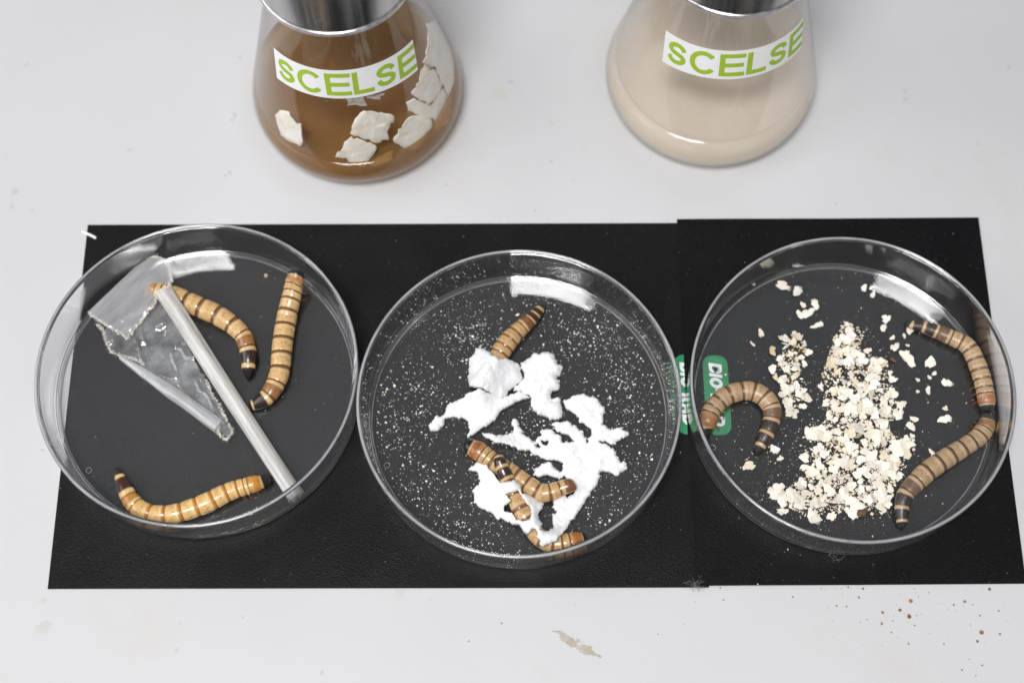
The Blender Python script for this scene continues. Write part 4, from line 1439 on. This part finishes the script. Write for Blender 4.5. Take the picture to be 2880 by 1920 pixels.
# dust on the cards
pts, sz, cl = [], [], []
for _ in range(520):
    x, y = random.uniform(150, 2860), random.uniform(640, 1645)
    p = at(x, y, 0.4)
    if all(math.hypot(p[0] - d[0], p[1] - d[1]) > 45.3 for d in DISH):
        zz = 0.41 if x < 1900 else 0.82 - 0.42 * min(1, max(0, (p[0] - 66) / 30))
        pts.append((p[0], p[1], zz)); sz.append(min(0.14, random.lognormvariate(-3.2, 0.5))); cl.append(rgb(214, 212, 206))
crumbs('card_dust', pts, sz, cl, 'tiny pale specks on the black cards')

# ------------------------------------------------------------------ oats in the right dish
flake_meshes = []
for k in range(16):
    n = 22
    ph, p2, p3 = (random.uniform(0, 6.28) for _ in range(3))
    rr = [1 + 0.15 * math.sin(2 * a + ph) + 0.13 * math.sin(3 * a + p2) + 0.09 * math.sin(6 * a + p3) + 0.07 * random.uniform(-1, 1) for a in np.linspace(0, 2 * math.pi, n, endpoint=False)]
    for q in range(random.choice([0, 1, 1, 2])):           # bites and splits in the edge
        rr[random.randrange(n)] *= 0.62
    asp = random.uniform(0.70, 1.0)
    curl, wob = random.uniform(-0.30, 0.42), random.uniform(0.02, 0.10)
    vt = []
    for sc_, zz in ((1.0, 0.0), (0.95, 0.06), (0.6, 0.10), (0.28, 0.07)):
        for i in range(n):
            a = 2 * math.pi * i / n
            x, y = rr[i] * sc_ * math.cos(a), rr[i] * sc_ * math.sin(a) * asp
            vt.append((x, y, zz + curl * x * x * 0.5 + 0.18 * curl * y + wob * sc_ * sc_ * math.sin(3 * a + p2) + random.uniform(-0.018, 0.018)))
    vt.append((0, 0, 0.06)); vt.append((0, 0, -0.04))
    fc = []
    for lay in (0, 1, 2):
        for i in range(n):
            j = (i + 1) % n
            fc.append((lay * n + i, lay * n + j, (lay + 1) * n + j, (lay + 1) * n + i))
    for i in range(n):
        fc.append((3 * n + i, 3 * n + (i + 1) % n, 4 * n))
        fc.append((4 * n + 1, (i + 1) % n, i))
    me = bpy.data.meshes.new('oat_flake')
    me.from_pydata((np.array(vt) * MM).tolist(), [], fc)
    me.polygons.foreach_set('use_smooth', np.ones(len(me.polygons), bool))
    me.set_sharp_from_angle(angle=math.radians(38))
    me.materials.append(M_OAT)
    flake_meshes.append(me)


def flake(px_, py_, size, z, tilt, label, group, asp=1.0, rz=None):
    p = at(px_, py_, z)
    o = bpy.data.objects.new('oat_flake', random.choice(flake_meshes))
    o.location = Vector(p) * MM
    o.scale = (size * asp, size, size)
    o.rotation_euler = (random.gauss(0, tilt), random.gauss(0, tilt), random.uniform(0, 6.28) if rz is None else rz)
    link(o)
    tag(o, label, 'oat flake', group)
    return o


K = 2880 / 2352
heap = np.array([(1940, 735), (1985, 760), (1975, 800), (2035, 830), (2048, 880), (2062, 940), (2040, 990), (2065, 1000), (2105, 1010), (2092, 1060), (2060, 1090), (2050, 1150), (2030, 1180), (1990, 1180), (1940, 1176), (1900, 1172), (1870, 1192), (1830, 1178), (1800, 1158), (1764, 1142), (1772, 1122), (1830, 1110), (1862, 1080), (1842, 1060), (1850, 1040), (1880, 1020), (1842, 1008), (1852, 985), (1890, 970), (1902, 930), (1888, 900), (1884, 860), (1902, 820), (1912, 780)], float) * K
column = np.array([(1806, 775), (1848, 770), (1850, 806), (1836, 850), (1852, 900), (1848, 936), (1820, 955), (1798, 930), (1796, 900), (1778, 870), (1790, 820)], float) * K


def sample_poly(poly, n, mind):
    lo, hi = poly.min(0), poly.max(0)
    out = []
    tries = 0
    while len(out) < n and tries < 60000:
        tries += 1
        q = rng.uniform(lo, hi)
        if inside(poly, np.array([q[0]]), np.array([q[1]]))[0] and all((q[0] - o[0]) ** 2 + (q[1] - o[1]) ** 2 > mind ** 2 for o in out):
            out.append(q)
        if tries % 6000 == 0: mind *= 0.85
    return out


def edge_dist(poly, q):
    P, Q = poly, np.roll(poly, -1, 0)
    d = Q - P
    t = np.clip(((q - P) * d).sum(1) / (d * d).sum(1), 0, 1)
    return np.min(np.hypot(*(P + d * t[:, None] - q).T))


for q in sample_poly(heap, 205, 16):
    e = edge_dist(heap, q)
    q = q + rng.normal(0, 11 if e < 25 else 3, 2)
    lift = min(e / 55, 1.0) * random.uniform(0.2, 2.6)
    flake(q[0], q[1], random.choice([1.0, 1.2, 1.4, 1.7, 2.0]) * random.uniform(0.85, 1.15), ZF[2] + 0.45 + lift, 0.22 + 0.18 * min(e / 55, 1), 'cream oat flake in the big heap in the right dish', 'oat flakes in the heap')
for q in sample_poly(column, 44, 15):
    q = q + rng.normal(0, 9, 2)
    flake(q[0], q[1], random.choice([0.9, 1.1, 1.3, 1.6]), ZF[2] + 0.4 + random.uniform(0, 0.9), 0.3, 'cream oat flake in the small column left of the big heap', 'oat flakes in the small column')
loose = [(1800, 656, 1.7, 1.5), (1832, 668, 1.5, 1.4), (1832, 606, 1.5, 1.3), (1845, 700, 0.9, 1.1), (1856, 718, 1.7, 1.4), (1872, 697, 1.3, 1.4), (1838, 722, 1.2, 1.2), (1882, 745, 1.1, 1.1), (1870, 750, 0.8, 1.2), (1748, 765, 1.2, 1.1), (1729, 790, 0.6, 1.6),
         (1985, 661, 0.9, 1.2), (2005, 676, 1.0, 1.2), (2035, 732, 1.3, 1.1), (2030, 752, 1.1, 1.1), (2091, 757, 1.2, 1.4), (2077, 771, 0.7, 1.2), (2056, 796, 1.5, 1.1), (2085, 823, 1.5, 1.9), (2082, 810, 0.8, 1.1), (2137, 832, 1.7, 1.2), (2146, 857, 0.7, 1.2), (2176, 879, 1.5, 1.1), (2135, 866, 0.7, 1.0),
         (2108, 872, 0.6, 1.1), (2132, 896, 0.8, 1.5), (2108, 899, 0.5, 1.1), (2172, 962, 1.6, 1.2), (2171, 937, 0.7, 1.3), (2092, 978, 1.3, 1.1), (2100, 962, 0.9, 1.3), (2095, 1000, 0.9, 1.0), (2143, 1042, 1.1, 1.5), (1780, 1032, 1.35, 1.1), (1792, 1052, 0.8, 1.4), (1720, 1070, 1.2, 1.7), (1772, 845, 0.7, 1.2),
         (2085, 793, 0.6, 1.0), (1730, 652, 0.6, 1.0), (2050, 775, 0.6, 1.5), (1795, 905, 1.0, 1.2)]
for x, y, s, a in loose:
    flake(x * K, y * K, s, ZF[2] + 0.18, 0.12, 'loose oat flake lying by itself on the floor of the right dish', 'loose oat flakes', a)
pts, sz, cl = [], [], []
oc = [rgb(234, 224, 206), rgb(230, 216, 194), rgb(240, 234, 222), rgb(206, 176, 130), rgb(128, 102, 80)]
for q in rng.uniform(heap.min(0), heap.max(0), (9000, 2)):
    if inside(heap, q[:1], q[1:])[0] and len(pts) < 2600:
        p = at(q[0], q[1], ZF[2]); e = edge_dist(heap, q)
        pts.append((p[0], p[1], ZF[2] + min(e / 60, 1) * random.uniform(0, 2.4))); sz.append(random.uniform(0.07, 0.30)); cl.append(random.choices(oc, [5, 4, 4, 0.6, 0.5])[0])
for q in sample_poly(heap, 900, 3):
    p = at(q[0], q[1], ZF[2]); e = edge_dist(heap, q)
    pts.append((p[0], p[1], ZF[2] + min(e / 60, 1) * random.uniform(0, 1.6))); sz.append(random.uniform(0.18, 0.62)); cl.append(random.choices(oc, [5, 4, 4, 1, 1])[0])
for q in sample_poly(column, 200, 3):
    p = at(q[0], q[1], ZF[2]); pts.append((p[0], p[1], ZF[2] + random.uniform(0, 0.8))); sz.append(random.uniform(0.15, 0.5)); cl.append(random.choice(oc[:4]))
for _ in range(520):
    a, r = random.uniform(0, 2 * math.pi), 41 * math.sqrt(random.random())
    pts.append((DISH[2][0] + r * math.cos(a), DISH[2][1] + r * math.sin(a), ZF[2])); sz.append(min(0.22, random.lognormvariate(-2.7, 0.5))); cl.append(random.choice(oc[:3]))
for q in heap[rng.integers(0, len(heap), 700)]:
    t = random.random()
    p = at(q[0] + random.gauss(0, 26), q[1] + random.gauss(0, 26), ZF[2]); pts.append(p); sz.append(min(0.2, random.lognormvariate(-2.6, 0.45))); cl.append(random.choice(oc[:3]))
for _ in range(260):
    p = at(random.gauss(2230, 90), random.gauss(1290, 110), ZF[2]); pts.append(p); sz.append(min(0.3, random.lognormvariate(-2.3, 0.5))); cl.append(random.choice(oc[:3]))
crumbs('oat_crumbs', pts, sz, cl, 'broken oat bits and flour in the right dish', None, 0.42)

# small odd bits ------------------------------------------------------------------------------
def nugget(name, label, cat, pxy, z, size, mat, asp=(1, 1, 1), ang=0.0):
    p = at(*pxy, z)
    v, f = lathe([(0, -1), (0.5, -0.85), (0.85, -0.5), (1, 0), (0.85, 0.5), (0.5, 0.85), (0, 1)], 12, False)
    w = v * (1 + 0.28 * vnoise(v[:, 0:1] * 1.6 + pxy[0], v[:, 1:2] * 1.6, v[:, 2:3] * 1.6)) * size * np.array(asp)
    ca, sa = math.cos(ang), math.sin(ang)
    w = w @ np.array([[ca, sa, 0], [-sa, ca, 0], [0, 0, 1]])
    w[:, 2] -= w[:, 2].min()
    o = mesh_obj(name, w + p, f, mat, None, p)
    tag(o, label, cat)


vI = V(2120, 1080, 3.919)
nugget('dark_husk', 'round dark brown husk at the front edge of the oat heap', 'husk', vI(1190, 1425), ZF[2], 1.55, M_DHUSK, (1, 0.9, 0.6))
nugget('brown_husk', 'brown papery husk in the middle of the oat heap', 'husk', vI(1225, 770), ZF[2] + 1.2, 1.2, M_DHUSK, (1.3, 0.7, 0.5), 0.3)
nugget('shed_skin', 'pale yellow shed skin stuck to the right wall of the right dish', 'shed skin', vG(1545, 255), ZF[2] + 1.2, 1.5, M_HUSK, (0.5, 1.7, 0.6), -0.62)
nugget('red_brown_scrap', 'tiny red brown scrap right of the oat heap', 'scrap', (2080 + 1690 / 3.92, 720 + 1150 / 3.92), ZF[2], 0.9, mat_plain('red_brown', rgb(128, 78, 62), 0.7, 0.2, 700), (1.2, 0.5, 0.4), -0.6)
nugget('brown_crumb', 'tan crumb near the back right of the left dish', 'crumb', (420 + 1172 / 3.5646, 740 + 132 / 3.5646), ZF[0], 0.62, mat_plain('tan_crumb', rgb(196, 176, 150), 0.7, 0.2, 700))

# white fibre at the corner of the left card and lint tufts
P = [at(232, 651, 0.6), at(244, 657, 0.7), at(258, 663, 0.8), at(270, 670, 0.7)]
v, f = tube(catmull(P, 5), 0.42, 8)
tag(mesh_obj('white_fibre', v, f, M_WHITE, None, P[1]), 'short white plastic fibre over the corner of the wide card', 'fibre')


def tuft(label, cx, cyy, n, spread, z):
    parts_ = []
    for _ in range(n):
        x, y = random.gauss(cx, spread), random.gauss(cyy, spread * 0.55)
        a = random.uniform(0, 6.28)
        pp = []
        for k in range(4):
            pp.append(at(x, y, z + random.uniform(0.05, 0.5)))
            a += random.uniform(-0.9, 0.9)
            x += 7 * math.cos(a); y += 7 * math.sin(a)
        parts_.append(tube(catmull(pp, 3), 0.026, 4))
    v, f = merge(parts_)
    c = at(cx, cyy, z)
    tag(mesh_obj('lint_tuft', v, f, M_LINT, None, c), label, 'lint', 'lint tufts')


tuft('grey lint tuft at the front edge where the two cards meet', 1960, 1641, 34, 9, 0.5)
tuft('thin lint strands at the front foot of the right dish', 2350, 1566, 10, 13, 0.85)

# ------------------------------------------------------------------ plastic in the left dish
vB = V(220, 700, 2.8)
film = empty('plastic_film', at(*vB(640, 760), ZF[0]))
tag(film, 'torn crumpled sheet of clear plastic film folded over at one end', 'plastic film')
f_or = tuple(np.array(film.location) / MM)


def grid_surface(name, nu, nv, fn, mat, parent, origin):
    vt = [fn(i / (nu - 1), j / (nv - 1)) for i in range(nu) for j in range(nv)]
    fc = [(i * nv + j, (i + 1) * nv + j, (i + 1) * nv + j + 1, i * nv + j + 1) for i in range(nu - 1) for j in range(nv - 1)]
    return mesh_obj(name, vt, fc, mat, parent, origin), np.array(vt).reshape(nu, nv, 3)


low = [(205, 640), (330, 540), (470, 470), (600, 400), (680, 440), (800, 640), (900, 820), (1000, 1010), (1050, 1140), (1100, 1210), (1160, 1310), (1215, 1435), (1165, 1500), (1100, 1440), (900, 1290), (700, 1140), (500, 990), (380, 880), (300, 830), (250, 800), (215, 720)]
W = np.array([at(*vB(x, y), ZF[0] + 0.7)[:2] for x, y in low])
lo, hi = W.min(0) - 1, W.max(0) + 1
X, Y = np.meshgrid(np.arange(lo[0], hi[0], 0.3), np.arange(lo[1], hi[1], 0.3), indexing='ij')
mk = inside(W, X + 0.35 * fbm(X / 1.2, Y / 1.2, 3), Y + 0.35 * fbm(X / 1.2, Y / 1.2, 7))
slab_from_mask('lower_sheet', X, Y, mk, lambda x, y: ZF[0] + 0.35 + 0 * x, lambda x, y, d: 0.5 + 0.35 * fbm(x / 7, y / 7, 2) + 0.75 * (1 - np.abs(fbm(x / 4.5 + y / 9, y / 7 - x / 11, 5, 2))) ** 6 + 0.10 * fbm(x / 1.3, y / 1.3, 9, 2), M_FILM, film, f_or, single=True)

FA, FB, FC, FD = (np.array(q, float) for q in ((72, 500), (530, 62), (738, 250), (388, 705)))


def flap(u, v):
    # u: from under the fold, round it, out to the torn edge; v: along the fold
    if u < 0.28:
        k = u / 0.28                       # half round of the fold
        a = math.pi * (1.0 - k) * 0.95
        across = 0.20 - 0.20 * math.sin(math.pi * k * 0.5) if k < 1 else 0
        z = 0.5 + 2.6 * (1 - math.cos(math.pi * k * 0.5))
    else:
        k = (u - 0.28) / 0.72
        across = k
        z = 3.1 + 2.0 * math.sin(min(1, k / 0.42) * math.pi / 2) - (2.9 - 2.0 * v) * max(0, (k - 0.35) / 0.65) ** 1.3
    p0, p1 = FA + (FB - FA) * v, FD + (FC - FD) * v
    q = p0 + (p1 - p0) * across
    q = q + np.array([52, -62]) * math.sin(math.pi * min(1, max(0, across))) * v ** 2
    j = 7 * vnoise(u * 30, v * 30, 3)
    if u > 0.97 or v < 0.02 or v > 0.98:
        q = q + np.array([j, j * 0.7])
    return at(*vB(*q), ZF[0] + z + 0.12 * vnoise(u * 6, v * 6, 1))


_, G = grid_surface('folded_flap', 44, 44, flap, M_FLAP, film, f_or)

# rolled lower edge of the film: a loose tube
A0, A1 = np.array((330, 850.0)), np.array((1110, 1400.0))
tv, tf = [], []
nL, nR = 50, 22
for i in range(nL):
    t = i / (nL - 1)
    q = A0 + (A1 - A0) * t + np.array([0.0, -10.0]) * math.sin(math.pi * t)
    r = (0.55 + 1.35 * min(1, t * 2.2) ** 0.8) * (1 + 0.05 * vnoise(t * 9, 2, 2))
    c = at(*vB(*q), ZF[0] + 0.15 + r)
    c2 = at(*vB(*(q + (A1 - A0) * 0.02)), ZF[0] + 0.15 + r)
    T = c2 - c; T /= np.linalg.norm(T)
    nr_ = np.array([-T[1], T[0], 0])
    for k in range(nR):
        a = 2 * math.pi * k / nR
        rr = r * (1 + 0.10 * vnoise(math.cos(a) * 1.5 + 4, math.sin(a) * 1.5, t * 3))
        endj = (0.5 * vnoise(k * 0.9, 5, 1)) if i in (0, nL - 1) else 0
        tv.append(c + nr_ * rr * 1.12 * math.cos(a) + np.array([0, 0, rr * 0.9 * math.sin(a)]) + T * endj)
for i in range(nL - 1):
    for k in range(nR):
        k2 = (k + 1) % nR
        tf.append((i * nR + k, i * nR + k2, (i + 1) * nR + k2, (i + 1) * nR + k))
M_ROLL = mat_film('rolled_edge_film', 0.18, 0.75, (0.86, 0.86, 0.87), (0.06, 1.0, 1), math.radians(35), 700, 0.12)
mesh_obj('rolled_edge', tv, tf, M_ROLL, film, f_or)


def fringe(paths, parent, origin, n_per_mm=30, spread=0.27, smin=0.05, smax=0.17):
    V_, F_ = [], []
    for P in paths:
        P = np.asarray(P)
        sl = np.linalg.norm(np.diff(P, axis=0), axis=1)
        cum = np.concatenate([[0], np.cumsum(sl)])
        for _ in range(int(cum[-1] * n_per_mm)):
            t = random.uniform(0, cum[-1])
            p = np.array([np.interp(t, cum, P[:, i]) for i in range(3)]) + rng.normal(0, spread, 3) * np.array([1, 1, 0.5])
            s = random.uniform(smin, smax)
            V_.append(octa[0] * (1 + 0.5 * (rng.random((6, 3)) - 0.5)) * s + p); F_.append(octa[1])
    v, f = merge(list(zip(V_, F_)))
    o = mesh_obj('torn_edge', v, f, M_TORN, parent, origin, smooth=False)
    o['kind'] = 'stuff'
    return o


def zpath(pts, z):
    return [at(*vB(x, y), ZF[0] + z) for x, y in pts]


left_edge = [G[i, 0] for i in range(14, 44)]
out_edge = [G[43, j] for j in range(0, 44)]
right_edge = [G[i, 43] for i in range(12, 44)]
fringe([left_edge, out_edge, right_edge, zpath([(140, 590), (200, 640), (215, 720), (250, 800), (300, 832), (390, 850), (450, 870), (520, 905)], 0.9),
        zpath([(1010, 1030), (1050, 1140), (1100, 1210), (1150, 1310), (1215, 1435), (1165, 1505), (1105, 1455), (1100, 1390), (1120, 1330)], 0.9)], film, f_or)

# long rolled strip
S0, S1 = np.array((665, 325.0)), np.array(((824 - 220) * 2.8, (1385 - 700) * 2.8))
tv, tf = [], []
nL, nR = 90, 26
c0 = None
ends = [[], []]
for i in range(nL):
    t = i / (nL - 1)
    q = S0 + (S1 - S0) * t
    zc = 4.9 * (1 - t) ** 1.6 + 2.05
    c = at(*vB(*q), ZF[0] + zc)
    if c0 is None:
        cN = at(*vB(*S1), ZF[0] + 2.05)
        T = cN - c; T /= np.linalg.norm(T); T2 = np.array([T[0], T[1], 0]); T2 /= np.linalg.norm(T2)
        nr_ = np.array([-T2[1], T2[0], 0]); c0 = c
    rw = 2.55 - 0.2 * t
    for k in range(nR):
        a = 2 * math.pi * k / nR
        rr = 1 + 0.09 * vnoise(math.cos(a) * 2.2 + 9, math.sin(a) * 2.2, t * 2.0) - 0.16 * math.exp(-((a - 1.9) / 0.25) ** 2)
        endj = 0.9 * vnoise(k * 0.8, 3, 7 + i) if i in (0, nL - 1) else 0
        p = c + nr_ * rw * rr * math.cos(a) + np.array([0, 0, 1.75 * rr * math.sin(a)]) + T * endj
        tv.append(p)
        if i == 0: ends[0].append(p)
        if i == nL - 1: ends[1].append(p)
for i in range(nL - 1):
    for k in range(nR):
        k2 = (k + 1) % nR
        tf.append((i * nR + k, i * nR + k2, (i + 1) * nR + k2, (i + 1) * nR + k))
s_or = at(*vB(*S1), ZF[0])
straw = empty('rolled_plastic_strip', s_or)
tag(straw, 'long straight milky plastic strip rolled into a tube across the left dish', 'plastic strip')
mesh_obj('outer_roll', tv, tf, M_STRAW, straw, s_or)
tv2 = np.array(tv).reshape(nL, nR, 3)
cen = tv2.mean(1, keepdims=True)
mesh_obj('inner_roll', (cen + (tv2 - cen) * 0.55).reshape(-1, 3), tf, M_STRAW, straw, s_or)
fringe([ends[0] + ends[0][:1], ends[1] + ends[1][:1]], straw, s_or, 9, 0.2)
